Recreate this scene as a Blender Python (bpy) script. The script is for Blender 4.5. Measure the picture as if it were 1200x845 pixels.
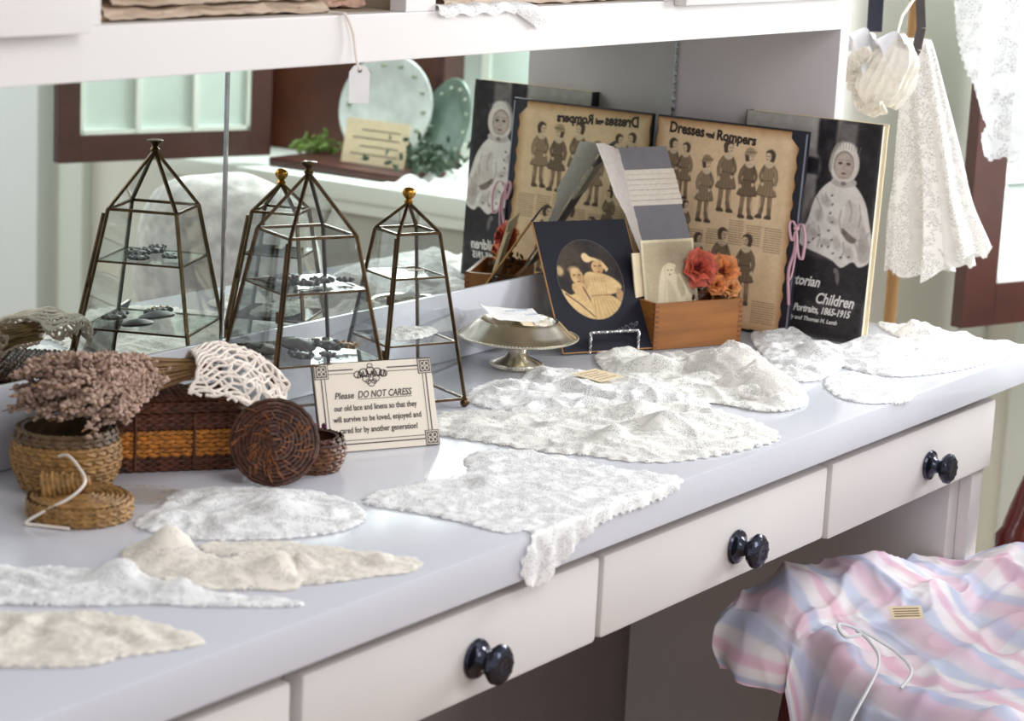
import bpy, bmesh, math, random
import numpy as np
from mathutils import Vector, Matrix, noise
random.seed(7); rng = np.random.default_rng(7)
for o in list(bpy.data.objects): bpy.data.objects.remove(o)
SC = bpy.context.scene; COL = SC.collection
# ------------------------------------------------------------------ camera, world, lights, exposure
# world frame: x runs along the counter, y = 0 is the mirror wall, z = 0 is the counter top, metres
cd = bpy.data.cameras.new('camera'); cam = bpy.data.objects.new('camera', cd); COL.objects.link(cam)
YAW, PIT, ROL = 0.980799, -0.210351, 0.049927
fw = Vector((math.sin(YAW)*math.cos(PIT), math.cos(YAW)*math.cos(PIT), math.sin(PIT)))
rt = Vector((math.cos(YAW), -math.sin(YAW), 0)); up = rt.cross(fw)
rt, up = math.cos(ROL)*rt+math.sin(ROL)*up, None
up = rt.cross(fw)
m = Matrix((rt, up, -fw)).transposed().to_4x4(); m.translation = (-1.95487, -1.69826, 0.62903)
cam.matrix_world = m
cd.sensor_width = 36; cd.lens = 2770.33/1200*36; cd.clip_start = .05
cd.dof.use_dof = True; cd.dof.focus_distance = 2.8; cd.dof.aperture_fstop = 7.5
SC.camera = cam
w = bpy.data.worlds.new('world'); SC.world = w; w.use_nodes = True
bg = w.node_tree.nodes['Background']; bg.inputs[0].default_value = (.89,.93,1,1); bg.inputs[1].default_value = .58
def area(name, loc, aim, size, sizey, power, color):
    l = bpy.data.lights.new(name, 'AREA'); l.shape = 'RECTANGLE'; l.size = size; l.size_y = sizey
    l.energy = power; l.color = color
    o = bpy.data.objects.new(name, l); COL.objects.link(o); o.location = loc
    o.rotation_euler = (Vector(aim)-Vector(loc)).to_track_quat('-Z', 'Y').to_euler(); return o
area('window_light', (1.95,-.95,.78), (.35,-.28,0), .9, .7, 44, (.93,.97,1))
area('added_room_fill', (-.6,-1.9,1.5), (.3,-.2,.0), 1.3, 1.0, 15, (1,.94,.91))  # soft overhead fill, added to brighten the room; no lamp hangs there
area('added_wall_fill', (.9,-3.6,1.1), (2.1,-1.7,.1), 1.2, 1.0, 20, (.97,.98,1))  # added fill to brighten the right wall; no window stands behind it
SC.view_settings.view_transform = 'Standard'; SC.view_settings.look = 'None'
SC.view_settings.gamma = 1; SC.view_settings.use_curve_mapping = False; SC.view_settings.exposure = 0.2

# ------------------------------------------------------------------ helpers
def lin(c):
    return tuple((x/12.92 if x <= .04045 else ((x+.055)/1.055)**2.4) for x in c)
def rgb(r, g, b): return (*lin((r/255, g/255, b/255)), 1)
class NT:
    def __init__(s, name):
        s.m = bpy.data.materials.new(name); s.m.use_nodes = True; s.t = s.m.node_tree
        s.b = s.t.nodes['Principled BSDF']; s.out = s.t.nodes['Material Output']
    def n(s, kind, **kw):
        nd = s.t.nodes.new(kind)
        for k, v in kw.items():
            if k in nd.inputs: nd.inputs[k].default_value = v
            else: setattr(nd, k, v)
        return nd
    def l(s, a, b): s.t.links.new(a, b)
    def coord(s): return s.n('ShaderNodeTexCoord').outputs['Object']
    def ramp(s, fac, stops):
        r = s.n('ShaderNodeValToRGB'); e = r.color_ramp.elements
        while len(e) < len(stops): e.new(.5)
        for i, (p, c) in enumerate(stops): e[i].position = p; e[i].color = c
        s.l(fac, r.inputs[0]); return r.outputs[0]
    def math(s, op, a, b=None, c=None):
        nd = s.n('ShaderNodeMath', operation=op)
        for i, v in enumerate((a, b, c)):
            if v is None: continue
            if isinstance(v, (int, float)): nd.inputs[i].default_value = v
            else: s.l(v, nd.inputs[i])
        return nd.outputs[0]
    def bump(s, h, strength, dist=.001):
        bn = s.n('ShaderNodeBump', Strength=strength, Distance=dist); s.l(h, bn.inputs['Height']); s.l(bn.outputs[0], s.b.inputs['Normal'])
def plain(name, c, rough=.5, metal=0, var=.12, scale=30, bump=0, bscale=200, spec=None, stretch=None):
    M = NT(name); co = M.coord()
    if stretch:
        mp = M.n('ShaderNodeMapping'); mp.inputs['Scale'].default_value = stretch; M.l(co, mp.inputs[0]); co = mp.outputs[0]
    nz = M.n('ShaderNodeTexNoise', Scale=scale, Detail=4.0); M.l(co, nz.inputs['Vector'])
    a = tuple(x*(1-var) for x in c[:3])+(1,); b = tuple(min(1, x*(1+var)) for x in c[:3])+(1,)
    M.l(M.ramp(nz.outputs['Fac'], [(.3, a), (.7, b)]), M.b.inputs['Base Color'])
    M.b.inputs['Roughness'].default_value = rough; M.b.inputs['Metallic'].default_value = metal
    if spec is not None: M.b.inputs['Specular IOR Level'].default_value = spec
    if bump:
        n2 = M.n('ShaderNodeTexNoise', Scale=bscale, Detail=3.0); M.l(co, n2.inputs['Vector']); M.bump(n2.outputs['Fac'], bump)
    return M.m
def lace_mat(name, c, cell=330, flower=38, solid=.5, hole=.10, extra=.0, trans=.12):
    """a net ground of small holes with denser worked motifs"""
    M = NT(name); co = M.coord()
    v = M.n('ShaderNodeTexVoronoi', feature='DISTANCE_TO_EDGE', Scale=cell); M.l(co, v.inputs['Vector'])
    nz = M.n('ShaderNodeTexNoise', Scale=flower, Detail=3.0, Distortion=1.6); M.l(co, nz.inputs['Vector'])
    v2 = M.n('ShaderNodeTexVoronoi', feature='F1', Scale=flower*1.3); M.l(co, v2.inputs['Vector'])
    mot = M.math('GREATER_THAN', M.math('ADD', nz.outputs['Fac'], M.math('MULTIPLY', v2.outputs['Distance'], -.25)), .52-solid*.25)
    net = M.math('LESS_THAN', v.outputs['Distance'], hole)
    al = M.math('MAXIMUM', M.math('MAXIMUM', mot, net), extra)
    d = M.n('ShaderNodeBsdfDiffuse'); tr = M.n('ShaderNodeBsdfTranslucent')
    col = M.ramp(nz.outputs['Fac'], [(.3, tuple(x*.9 for x in c[:3])+(1,)), (.65, c)])
    M.l(col, d.inputs[0]); M.l(col, tr.inputs[0])
    n2 = M.n('ShaderNodeTexNoise', Scale=420.0, Detail=2.0); M.l(co, n2.inputs['Vector'])
    bn = M.n('ShaderNodeBump', Strength=.5, Distance=.0012)
    M.l(M.math('ADD', n2.outputs['Fac'], M.math('MULTIPLY', mot, .7)), bn.inputs['Height']); M.l(bn.outputs[0], d.inputs['Normal'])
    mx = M.n('ShaderNodeMixShader'); mx.inputs[0].default_value = trans; M.l(d.outputs[0], mx.inputs[1]); M.l(tr.outputs[0], mx.inputs[2])
    tp = M.n('ShaderNodeBsdfTransparent'); m2 = M.n('ShaderNodeMixShader'); M.l(al, m2.inputs[0]); M.l(tp.outputs[0], m2.inputs[1]); M.l(mx.outputs[0], m2.inputs[2])
    M.l(m2.outputs[0], M.out.inputs[0]); return M.m
def glass_mat(name, tint=(.93,.97,.95,1), gloss=.09):
    M = NT(name)
    tp = M.n('ShaderNodeBsdfTransparent'); tp.inputs[0].default_value = tint
    g = M.n('ShaderNodeBsdfGlossy', Roughness=.02); lw = M.n('ShaderNodeLayerWeight', Blend=.25)
    f = M.math('MULTIPLY_ADD', lw.outputs['Fresnel'], .45, gloss)
    mx = M.n('ShaderNodeMixShader'); M.l(f, mx.inputs[0]); M.l(tp.outputs[0], mx.inputs[1]); M.l(g.outputs[0], mx.inputs[2])
    M.l(mx.outputs[0], M.out.inputs[0]); return M.m
def print_mat(name, rough=.45):
    M = NT(name); a = M.n('ShaderNodeAttribute', attribute_name='ink'); M.l(a.outputs['Color'], M.b.inputs['Base Color'])
    M.b.inputs['Roughness'].default_value = rough; M.b.inputs['Specular IOR Level'].default_value = .3; return M.m
WM = {}                                             # world matrices of the roots
def root(name, label, cat, loc=(0,0,0), mat=None, group=None):
    o = bpy.data.objects.new(name, None); COL.objects.link(o); o.empty_display_size = .02
    m = mat.copy() if mat else Matrix.Translation(loc)
    o.matrix_world = m; WM[o.name] = m; o['label'] = label; o['category'] = cat
    if group: o['group'] = group
    return o
def tag(o, label, cat=None, group=None, kind=None):
    if label: o['label'] = label
    if cat: o['category'] = cat
    if group: o['group'] = group
    if kind: o['kind'] = kind
    return o
def wm_of(o):
    while o is not None and o.parent is not None: o = o.parent
    return WM.get(o.name, Matrix.Identity(4)) if o else Matrix.Identity(4)
class MB:
    def __init__(s): s.v = []; s.f = []
    def add(s, vs, fs):
        b = len(s.v); s.v += [tuple(x) for x in vs]; s.f += [tuple(i+b for i in f) for f in fs]; return s
    def box(s, lo, hi, M=None, ch=0):
        x0,y0,z0 = lo; x1,y1,z1 = hi
        if ch <= 0:
            vs = [(x0,y0,z0),(x1,y0,z0),(x1,y1,z0),(x0,y1,z0),(x0,y0,z1),(x1,y0,z1),(x1,y1,z1),(x0,y1,z1)]
            fs = [(3,2,1,0),(4,5,6,7),(0,1,5,4),(1,2,6,5),(2,3,7,6),(3,0,4,7)]
        else:
            bm = bmesh.new(); bmesh.ops.create_cube(bm, size=1)
            for v in bm.verts: v.co = ((x0+x1)/2+v.co.x*(x1-x0), (y0+y1)/2+v.co.y*(y1-y0), (z0+z1)/2+v.co.z*(z1-z0))
            bmesh.ops.bevel(bm, geom=bm.edges[:], offset=ch, segments=2, affect='EDGES', profile=.6)
            bm.verts.index_update(); vs = [v.co.copy() for v in bm.verts]; fs = [[v.index for v in f.verts] for f in bm.faces]; bm.free()
        if M is not None: vs = [M @ Vector(v) for v in vs]
        return s.add(vs, fs)
    def tube(s, path, r, n=6, close=False, cap=True):
        path = [Vector(p) for p in path]; K = len(path); vs = []; ref = None
        for i, p in enumerate(path):
            a = path[(i-1) % K if close else max(i-1,0)]; b = path[(i+1) % K if close else min(i+1,K-1)]
            t = (b-a).normalized() if (b-a).length > 1e-9 else Vector((0,0,1))
            if ref is None: ref = t.orthogonal().normalized()
            ref = (ref - t*ref.dot(t)); ref = ref.normalized() if ref.length > 1e-6 else t.orthogonal().normalized()
            q = t.cross(ref); rr = r(i/(K-1)) if callable(r) else r
            vs += [p + (ref*math.cos(2*math.pi*k/n)+q*math.sin(2*math.pi*k/n))*rr for k in range(n)]
        fs = []
        for i in range(K if close else K-1):
            j = (i+1) % K
            for k in range(n): fs.append((i*n+k, i*n+(k+1)%n, j*n+(k+1)%n, j*n+k))
        if cap and not close: fs += [tuple(range(n))[::-1], tuple((K-1)*n+k for k in range(n))]
        return s.add(vs, fs)
    def bar(s, a, b, w, h, upv=(0,0,1)):
        a, b = Vector(a), Vector(b); t = (b-a).normalized(); u = Vector(upv); u = (u-t*u.dot(t)).normalized(); q = t.cross(u)
        vs = [p+q*w/2*i+u*h/2*j for p in (a,b) for i,j in ((-1,-1),(1,-1),(1,1),(-1,1))]
        return s.add(vs, [(3,2,1,0),(4,5,6,7),(0,1,5,4),(1,2,6,5),(2,3,7,6),(3,0,4,7)])
    def lathe(s, prof, M=None, n=32, sy=1):
        vs = []; fs = []
        for r, z in prof: vs += [Vector((r*math.cos(2*math.pi*k/n), sy*r*math.sin(2*math.pi*k/n), z)) for k in range(n)]
        for i in range(len(prof)-1):
            for k in range(n): fs.append((i*n+k, i*n+(k+1)%n, (i+1)*n+(k+1)%n, (i+1)*n+k))
        if prof[0][0] > 1e-5: fs.append(tuple(range(n))[::-1])
        if prof[-1][0] > 1e-5: fs.append(tuple((len(prof)-1)*n+k for k in range(n)))
        if M is not None: vs = [M @ v for v in vs]
        return s.add(vs, fs)
    def ball(s, c, r, M=None, seg=10, rings=6, sc=(1,1,1)):
        vs = []; fs = []; c = Vector(c)
        for i in range(rings+1):
            th = math.pi*i/rings
            for k in range(seg):
                ph = 2*math.pi*k/seg; p = Vector((r*sc[0]*math.sin(th)*math.cos(ph), r*sc[1]*math.sin(th)*math.sin(ph), r*sc[2]*math.cos(th)))
                vs.append(c + (M @ p if M is not None else p))
        for i in range(rings):
            for k in range(seg): fs.append((i*seg+k, (i+1)*seg+k, (i+1)*seg+(k+1)%seg, i*seg+(k+1)%seg))
        return s.add(vs, fs)
    def cord(s, P, r, n=6, sub=8):
        P = [np.array(p) for p in P]; K = len(P)
        return s.tube([cr(P[max(k-1,0)], P[k], P[min(k+1,K-1)], P[min(k+2,K-1)], t) for k in range(K-1) for t in np.linspace(0,1,sub,endpoint=False)]+[P[-1]], r, n)
    def build(s, name, mat, parent=None, local=False, smooth=True, loc=None, ang=40):
        me = bpy.data.meshes.new(name)
        M = Matrix.Identity(4) if local else (wm_of(parent).inverted() if parent else (Matrix.Translation(loc).inverted() if loc else Matrix.Identity(4)))
        me.from_pydata([tuple(M @ Vector(v)) for v in s.v], [], s.f); me.materials.append(mat)
        if smooth:
            me.polygons.foreach_set('use_smooth', [True]*len(me.polygons)); me.set_sharp_from_angle(angle=math.radians(ang))
        o = bpy.data.objects.new(name, me); COL.objects.link(o)
        if parent: o.parent = parent
        elif loc: o.location = loc
        if parent is None: WM[o.name] = Matrix.Translation(loc) if loc else Matrix.Identity(4)
        return o
def bezier_poly(p, closed=True, sub=4):
    out = []; K = len(p)
    for i in range(K):
        a, b, c, d = [np.array(p[(i+j-1) % K]) for j in range(4)]
        for t in np.linspace(0, 1, sub, endpoint=False):
            out.append(tuple(.5*((2*b)+(-a+c)*t+(2*a-5*b+4*c-d)*t*t+(-a+3*b-3*c+d)*t**3)))
    return out
def sheet(name, poly, step, fn, mat, parent=None, loc=None, scallop=.0, pitch=.012, sub=4):
    """cloth cut to an outline: a fine grid clipped to the polygon, laid out by fn(u, v, inside distance)"""
    P = np.array(bezier_poly(poly, sub=sub)) if sub > 1 else np.array(poly)
    if scallop:
        seg = np.linalg.norm(np.roll(P,-1,0)-P, axis=1); L = seg.sum(); n = int(L/(.0022)); cum = np.r_[0,np.cumsum(seg)]
        t = np.linspace(0, L, n, endpoint=False); Q = np.r_[P, P[:1]]
        R = np.c_[np.interp(t,cum,Q[:,0]), np.interp(t,cum,Q[:,1])]
        T = np.roll(R,-1,0)-np.roll(R,1,0); T /= np.linalg.norm(T,axis=1)[:,None]+1e-9
        P = R + np.c_[T[:,1],-T[:,0]]*(np.abs(np.sin(t/pitch*math.pi))*scallop)[:,None]*(1 if np.sum(Q[:-1,0]*Q[1:,1]-Q[1:,0]*Q[:-1,1])>0 else -1)
    lo = P.min(0)-step; hi = P.max(0)+step
    us = np.arange(lo[0], hi[0]+step, step); vs = np.arange(lo[1], hi[1]+step, step)
    U, V = np.meshgrid(us, vs, indexing='ij'); X = U.ravel(); Y = V.ravel()
    inside = np.zeros(len(X), bool); best = np.full(len(X), 1e9); bx = X.copy(); by = Y.copy(); Q = np.roll(P,-1,0)
    for a, b in zip(P, Q):
        c = ((a[1] > Y) != (b[1] > Y)); xx = (b[0]-a[0])*(Y-a[1])/((b[1]-a[1]) if abs(b[1]-a[1])>1e-12 else 1e-12)+a[0]
        inside ^= c & (X < xx)
        d = b-a; t = np.clip(((X-a[0])*d[0]+(Y-a[1])*d[1])/(d@d+1e-12), 0, 1); px = a[0]+t*d[0]; py = a[1]+t*d[1]
        ds = np.hypot(X-px, Y-py); mk = ds < best; best[mk] = ds[mk]; bx[mk] = px[mk]; by[mk] = py[mk]
    keep = inside | (best < step*.75); snap = ~inside
    X[snap & keep] = bx[snap & keep]; Y[snap & keep] = by[snap & keep]; sd = np.where(inside, best, 0)
    nu, nv = U.shape; k2 = keep.reshape(nu, nv); ids = np.arange(nu*nv).reshape(nu, nv)
    fm = k2[:-1,:-1]&k2[1:,:-1]&k2[1:,1:]&k2[:-1,1:]
    i2 = inside.reshape(nu, nv); fm &= (i2[:-1,:-1]|i2[1:,:-1]|i2[1:,1:]|i2[:-1,1:])
    F = np.stack([ids[:-1,:-1][fm], ids[1:,:-1][fm], ids[1:,1:][fm], ids[:-1,1:][fm]], 1)
    used = np.unique(F); mp = -np.ones(nu*nv, int); mp[used] = np.arange(len(used)); F = mp[F]
    mb = MB(); mb.v = [tuple(fn(float(X[i]), float(Y[i]), float(sd[i]))) for i in used]; mb.f = [tuple(int(x) for x in f) for f in F]
    return mb.build(name, mat, parent, loc=loc, ang=180)
def cr(a, b, c, d, t): return .5*((2*b)+(-a+c)*t+(2*a-5*b+4*c-d)*t*t+(-a+3*b-3*c+d)*t**3)
def net(P, nu, nv, closed=False):
    """Catmull-Rom surface through a grid of control points P[row][col] -> (nu+1)x(nv+1) points"""
    A = np.array(P, float)
    def interp(A, n, closed=False):
        K = len(A); out = []
        top = K if closed else K-1
        for i in range(n+1):
            x = i/n*top; j = min(int(x), top-1); t = x-j
            g = (lambda k: A[k % K]) if closed else (lambda k: A[min(max(k,0),K-1)])
            out.append(cr(g(j-1), g(j), g(j+1), g(j+2), t))
        return np.array(out)
    B = interp(A, nu); B = np.transpose(interp(np.transpose(B,(1,0,2)), nv, closed),(1,0,2)); return B
def net_mb(B, close=False):
    mb = MB(); nu, nv = B.shape[:2]; mb.v = [tuple(p) for p in B.reshape(-1,3)]
    for i in range(nu-1):
        for j in range(nv-1): mb.f.append((i*nv+j, (i+1)*nv+j, (i+1)*nv+j+1, i*nv+j+1))
    return mb
def nz(x, y, z=0, s=1): return noise.noise(Vector((x*s, y*s, z)))
def frame(origin, xd, zd_up):
    """local frame of an upright board: x along the board, y up the board, z out of its face"""
    x = Vector(xd).normalized(); y = Vector(zd_up); y = (y-x*y.dot(x)).normalized(); z = x.cross(y)
    M = Matrix((x, y, z)).transposed().to_4x4(); M.translation = origin; return M
def text(name, s, size, mat, parent, x, y, z=.0008, shear=0, off=0, align='LEFT', width=None, ext=.0001, rot=0, space=1):
    c = bpy.data.curves.new(name, 'FONT'); c.body = s; c.size = size; c.shear = shear; c.offset = off; c.align_x = align; c.extrude = ext; c.resolution_u = 3
    c.space_character = space
    t = bpy.data.objects.new(name, c); COL.objects.link(t); dg = bpy.context.evaluated_depsgraph_get()
    me = bpy.data.meshes.new_from_object(t.evaluated_get(dg)); bpy.data.objects.remove(t); bpy.data.curves.remove(c)
    if width:
        xs = [v.co.x for v in me.vertices]; k = width/(max(xs)-min(xs)); me.transform(Matrix.Diagonal((k,1,1,1)))
    me.transform(Matrix.Translation((x,y,z)) @ Matrix.Rotation(rot,4,'Z')); me.materials.clear(); me.materials.append(mat); me.name = name
    o = bpy.data.objects.new(name, me); COL.objects.link(o); o.parent = parent; return o
class Paint:
    """flat print: soft shapes laid on a raster that becomes the ink attribute of a flat grid (units: mm, y up)"""
    def __init__(s, w, h, n, base):
        s.w, s.h = w, h; s.nx = n; s.ny = int(n*h/w); x = (np.arange(s.nx)+.5)/s.nx*w; y = (np.arange(s.ny)+.5)/s.ny*h
        s.X, s.Y = np.meshgrid(x, y); s.a = np.ones(s.X.shape+(3,))*np.array(base, float)[None,None]
    def mix(s, m, c): m = m[...,None]; s.a = s.a*(1-m)+np.array(c, float)*m
    def ell(s, x, y, rx, ry, c, rot=0, soft=1., al=1.):
        t = math.radians(rot); dx = s.X-x; dy = s.Y-y; u = dx*math.cos(t)+dy*math.sin(t); v = -dx*math.sin(t)+dy*math.cos(t)
        r = np.sqrt((u/rx)**2+(v/ry)**2); d = (1-r)*min(rx, ry); s.mix(np.clip(d/soft+.5, 0, 1)*al, c); return s
    def poly(s, pts, c, soft=.8, al=1., smooth=True):
        P = np.array(bezier_poly(pts, sub=4) if smooth else pts, float); ins = np.zeros(s.X.shape, bool); best = np.full(s.X.shape, 1e9)
        for a, b in zip(P, np.roll(P,-1,0)):
            cnd = ((a[1] > s.Y) != (b[1] > s.Y)); dy = b[1]-a[1] if abs(b[1]-a[1])>1e-9 else 1e-9
            ins ^= cnd & (s.X < (b[0]-a[0])*(s.Y-a[1])/dy+a[0]); d = b-a
            t = np.clip(((s.X-a[0])*d[0]+(s.Y-a[1])*d[1])/(d@d+1e-9), 0, 1); best = np.minimum(best, np.hypot(s.X-a[0]-t*d[0], s.Y-a[1]-t*d[1]))
        sd = np.where(ins, best, -best); s.mix(np.clip(sd/soft+.5, 0, 1)*al, c); return s
    def line(s, pts, wd, c, al=1., soft=.5):
        best = np.full(s.X.shape, 1e9)
        for a, b in zip(np.array(pts[:-1],float), np.array(pts[1:],float)):
            d = b-a; t = np.clip(((s.X-a[0])*d[0]+(s.Y-a[1])*d[1])/(d@d+1e-9), 0, 1); best = np.minimum(best, np.hypot(s.X-a[0]-t*d[0], s.Y-a[1]-t*d[1]))
        s.mix(np.clip((wd/2-best)/soft+.5, 0, 1)*al, c); return s
    def fuzz(s, amp, k=3, mask=None):
        """blotchy tone as in an old print"""
        g = rng.normal(size=(s.ny//k+3, s.nx//k+3)); iy = np.arange(s.ny)/k; ix = np.arange(s.nx)/k
        y0 = iy.astype(int); x0 = ix.astype(int); fy = (iy-y0)[:,None]; fx = (ix-x0)[None]
        v = (g[y0][:,x0]*(1-fy)*(1-fx)+g[y0+1][:,x0]*fy*(1-fx)+g[y0][:,x0+1]*(1-fy)*fx+g[y0+1][:,x0+1]*fy*fx)
        if mask is not None: v = v*mask
        s.a = np.clip(s.a+v[...,None]*amp, 0, 255); return s
    def mesh(s, name, mat, parent, z=.0004, keep=None, origin=(0,0), sx=1):
        nx, ny = s.nx, s.ny; xs = np.linspace(0, s.w/1000*sx, nx)+origin[0]; ys = np.linspace(0, s.h/1000, ny)+origin[1]
        co = np.zeros((ny, nx, 3)); co[...,0] = xs; co[...,1] = ys[:,None]; co[...,2] = z
        ids = np.arange(nx*ny).reshape(ny, nx); F = np.stack([ids[:-1,:-1], ids[:-1,1:], ids[1:,1:], ids[1:,:-1]], -1).reshape(-1,4)
        if keep is not None:
            k = keep(s.X, s.Y).ravel(); F = F[k[F].all(1)]
        me = bpy.data.meshes.new(name); me.vertices.add(nx*ny); me.vertices.foreach_set('co', co.ravel())
        me.loops.add(F.size); me.loops.foreach_set('vertex_index', F.ravel().astype(np.int32)); me.polygons.add(len(F))
        me.polygons.foreach_set('loop_start', np.arange(0, F.size, 4, dtype=np.int32)); me.update(calc_edges=True); me.validate()
        at = me.color_attributes.new('ink', 'FLOAT_COLOR', 'POINT'); c = np.clip(s.a/255, 0, 1); c = np.where(c <= .04045, c/12.92, ((c+.055)/1.055)**2.4)
        at.data.foreach_set('color', np.concatenate([c, np.ones(c.shape[:2]+(1,))], -1).astype(np.float32).ravel())
        me.materials.append(mat); o = bpy.data.objects.new(name, me); COL.objects.link(o); o.parent = parent; return o

# ------------------------------------------------------------------ materials
WHITE_TOP = plain('painted_counter', rgb(210,211,218), .17, var=.015, scale=6)
WHITE_CAB = plain('painted_cabinet', rgb(219,214,211), .42, var=.015, scale=5, bump=.05, bscale=60)
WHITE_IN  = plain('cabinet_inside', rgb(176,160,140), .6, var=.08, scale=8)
KNEE = plain('knee_wall_shade', rgb(158,148,148), .7, var=.02, scale=5)  # shade of the knee space put into a darker wall colour
SAGE = plain('sage_wall_paint', rgb(234,233,222), .75, var=.03, scale=2)
PALE = plain('pale_trim_paint', rgb(226,232,224), .6, var=.02, scale=3)
PANELM = plain('side_panel_paint', rgb(206,198,200), .5, var=.015, scale=5)
MAHOG = plain('mahogany_stain', rgb(70,35,29), .4, var=.3, scale=9, stretch=(1,1,.2))
MAHOG_R = plain('red_mahogany_gloss', rgb(96,32,24), .22, var=.25, scale=12, stretch=(1,1,.15))
BROWNB = plain('brown_board_wood', rgb(88,46,28), .45, var=.3, scale=8, stretch=(.3,1,1))
POLE = plain('honey_pole_wood', rgb(158,118,70), .45, var=.25, scale=14, stretch=(1,1,.1))
FLOORM = plain('floor_boards', rgb(150,120,92), .4, var=.2, scale=6, stretch=(.2,2,1))
BRASS = plain('aged_brass', rgb(98,78,56), .34, 1, var=.35, scale=60)
BRASS_B = plain('bright_brass', rgb(170,126,56), .28, 1, var=.3, scale=60)
SILVER = plain('tarnished_silver', rgb(220,214,198), .2, 1, var=.18, scale=40)
PEWTER = plain('dark_pewter', rgb(62,58,58), .5, .25, var=.4, scale=160, bump=.5, bscale=500)
GUNMET = plain('dark_glossy_knob', rgb(66,68,80), .14, .85, var=.3, scale=50)
CHROME = plain('seam_chrome', rgb(170,170,170), .15, 1, var=.2, scale=60)
WIRE = plain('twisted_wire', rgb(206,204,206), .25, .9, var=.1)
GLASS = glass_mat('clear_glass', (.985,.992,.988,1), .03); PLASTIC = glass_mat('clear_wrap', (.95,.96,.97,1), .16)
NAVY = plain('navy_card', rgb(27,27,38), .55, var=.12, scale=40, spec=.2)
BLACKC = plain('black_board', rgb(32,30,40), .42, var=.15, scale=40)
GREYB = plain('grey_swatch_board', rgb(124,122,128), .8, var=.05, scale=80)
PAPERW = plain('white_paper', rgb(232,230,228), .7, var=.03, scale=60)
PAPERC = plain('cream_paper', rgb(232,214,180), .7, var=.06, scale=60)
SIGNP = plain('sign_card', rgb(232,220,202), .5, var=.02, scale=30)
INK = plain('sign_ink', rgb(60,50,52), .6, var=.1); INKG = plain('sign_ink_grey', rgb(104,94,90), .6, var=.1)
INKB = plain('page_ink', rgb(52,40,34), .7, var=.1); INKW = plain('white_ink', rgb(232,226,220), .6, var=.03)
GOLDE = plain('gilt_edge', rgb(196,140,84), .4, .3, var=.1)
OAK = plain('honey_oak', rgb(148,94,44), .42, var=.32, scale=22, stretch=(.25,1,3))
OAKD = plain('honey_oak_end', rgb(126,76,36), .5, var=.25, scale=40)
WICK_D = plain('dark_wicker', rgb(84,46,28), .5, var=.5, scale=90)
WICK_G = plain('golden_wicker', rgb(176,112,44), .45, var=.45, scale=120)
WICK_T = plain('tan_seagrass', rgb(150,112,62), .6, var=.35, scale=110)
WICK_R = plain('dark_seagrass', rgb(98,76,52), .6, var=.35, scale=110)
WICK_B = plain('dark_pine_needle', rgb(76,44,30), .5, var=.55, scale=130)
BUD = plain('dried_lavender_bud', rgb(174,146,130), .8, var=.32, scale=140)
STEM = plain('dried_stem', rgb(128,96,58), .7, var=.3, scale=90)
COTTON = plain('white_cotton', rgb(236,224,212), .8, var=.08, scale=90, bump=.6, bscale=900)
RIBP = plain('pink_ribbon', rgb(206,160,172), .45, var=.1)
RIBW = plain('white_satin', rgb(232,232,234), .35, var=.05)
STONE = plain('dark_stone', rgb(58,52,52), .5, 0, var=.5, scale=140)
STONEB = plain('bronze_button', rgb(140,110,66), .3, .8, var=.4, scale=140)
PURPLE = plain('purple_potpourri', rgb(112,48,88), .7, var=.5, scale=160)
GREENL = plain('green_leaves', rgb(112,136,62), .6, var=.4, scale=60)
DKGREEN = plain('dark_green_leaves', rgb(58,76,58), .6, var=.4, scale=60)
STRAP_N = plain('navy_strap', rgb(30,32,52), .5, var=.1); STRAP_B = plain('dark_grey_strap', rgb(66,60,58), .5, var=.2)
CHINA = plain('painted_china', rgb(208,216,214), .2, var=.15, scale=26)
FROST = plain('pale_green_pane', rgb(206,220,214), .25, var=.1, scale=4)
LACE_W = lace_mat('white_lace', rgb(251,250,248), 360, 40, .5, .16, extra=.52)
LACE_C = lace_mat('cream_lace', rgb(247,239,226), 360, 40, .5, .16, extra=.55)
LACE_I = lace_mat('ivory_lace', rgb(250,247,240), 360, 34, .5, .16, extra=.52)
LACE_N = lace_mat('net_lace', rgb(240,236,232), 300, 30, .25, .10, extra=.2, trans=.4)
LINEN = lace_mat('white_linen', rgb(242,242,242), 300, 60, 1.2, .2, extra=.9)
VEIL = lace_mat('veil_net', rgb(226,222,216), 260, 26, .35, .1, extra=.35, trans=.45)
MIRR = NT('mirror_silver'); MIRR.l(MIRR.n('ShaderNodeBsdfGlossy', Roughness=.0, Color=(.80,.86,.81,1)).outputs[0], MIRR.out.inputs[0]); MIRR = MIRR.m
PRINT = print_mat('printed_ink', .4); PRINTM = print_mat('printed_ink_matt', .75)

# ------------------------------------------------------------------ the setting
XW, FZ = 2.1, -.76
def struct(mb, name, mat, parent=None):
    o = mb.build(name, mat, parent, smooth=False)
    if parent is None: o['kind'] = 'structure'
    return o
struct(MB().box((-2.6,-4.2,FZ-.05),(XW,.1,FZ)), 'floor', FLOORM)
struct(MB().box((-2.6,.012,FZ),(.991,.1,1.7)), 'wall_back', KNEE)
struct(MB().box((.9912,.012,FZ),(XW,.1,1.7)), 'wall_backright', SAGE)
wr = MB()
wr.box((XW,-.30,FZ),(XW+.1,.1,1.7)); wr.box((XW,-4.2,FZ),(XW+.1,-1.42,1.7)); wr.box((XW,-1.42,FZ),(XW+.1,-.30,-.02)); wr.box((XW,-1.42,1.35),(XW+.1,-.30,1.7))
struct(wr, 'wall_right', SAGE)
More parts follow.
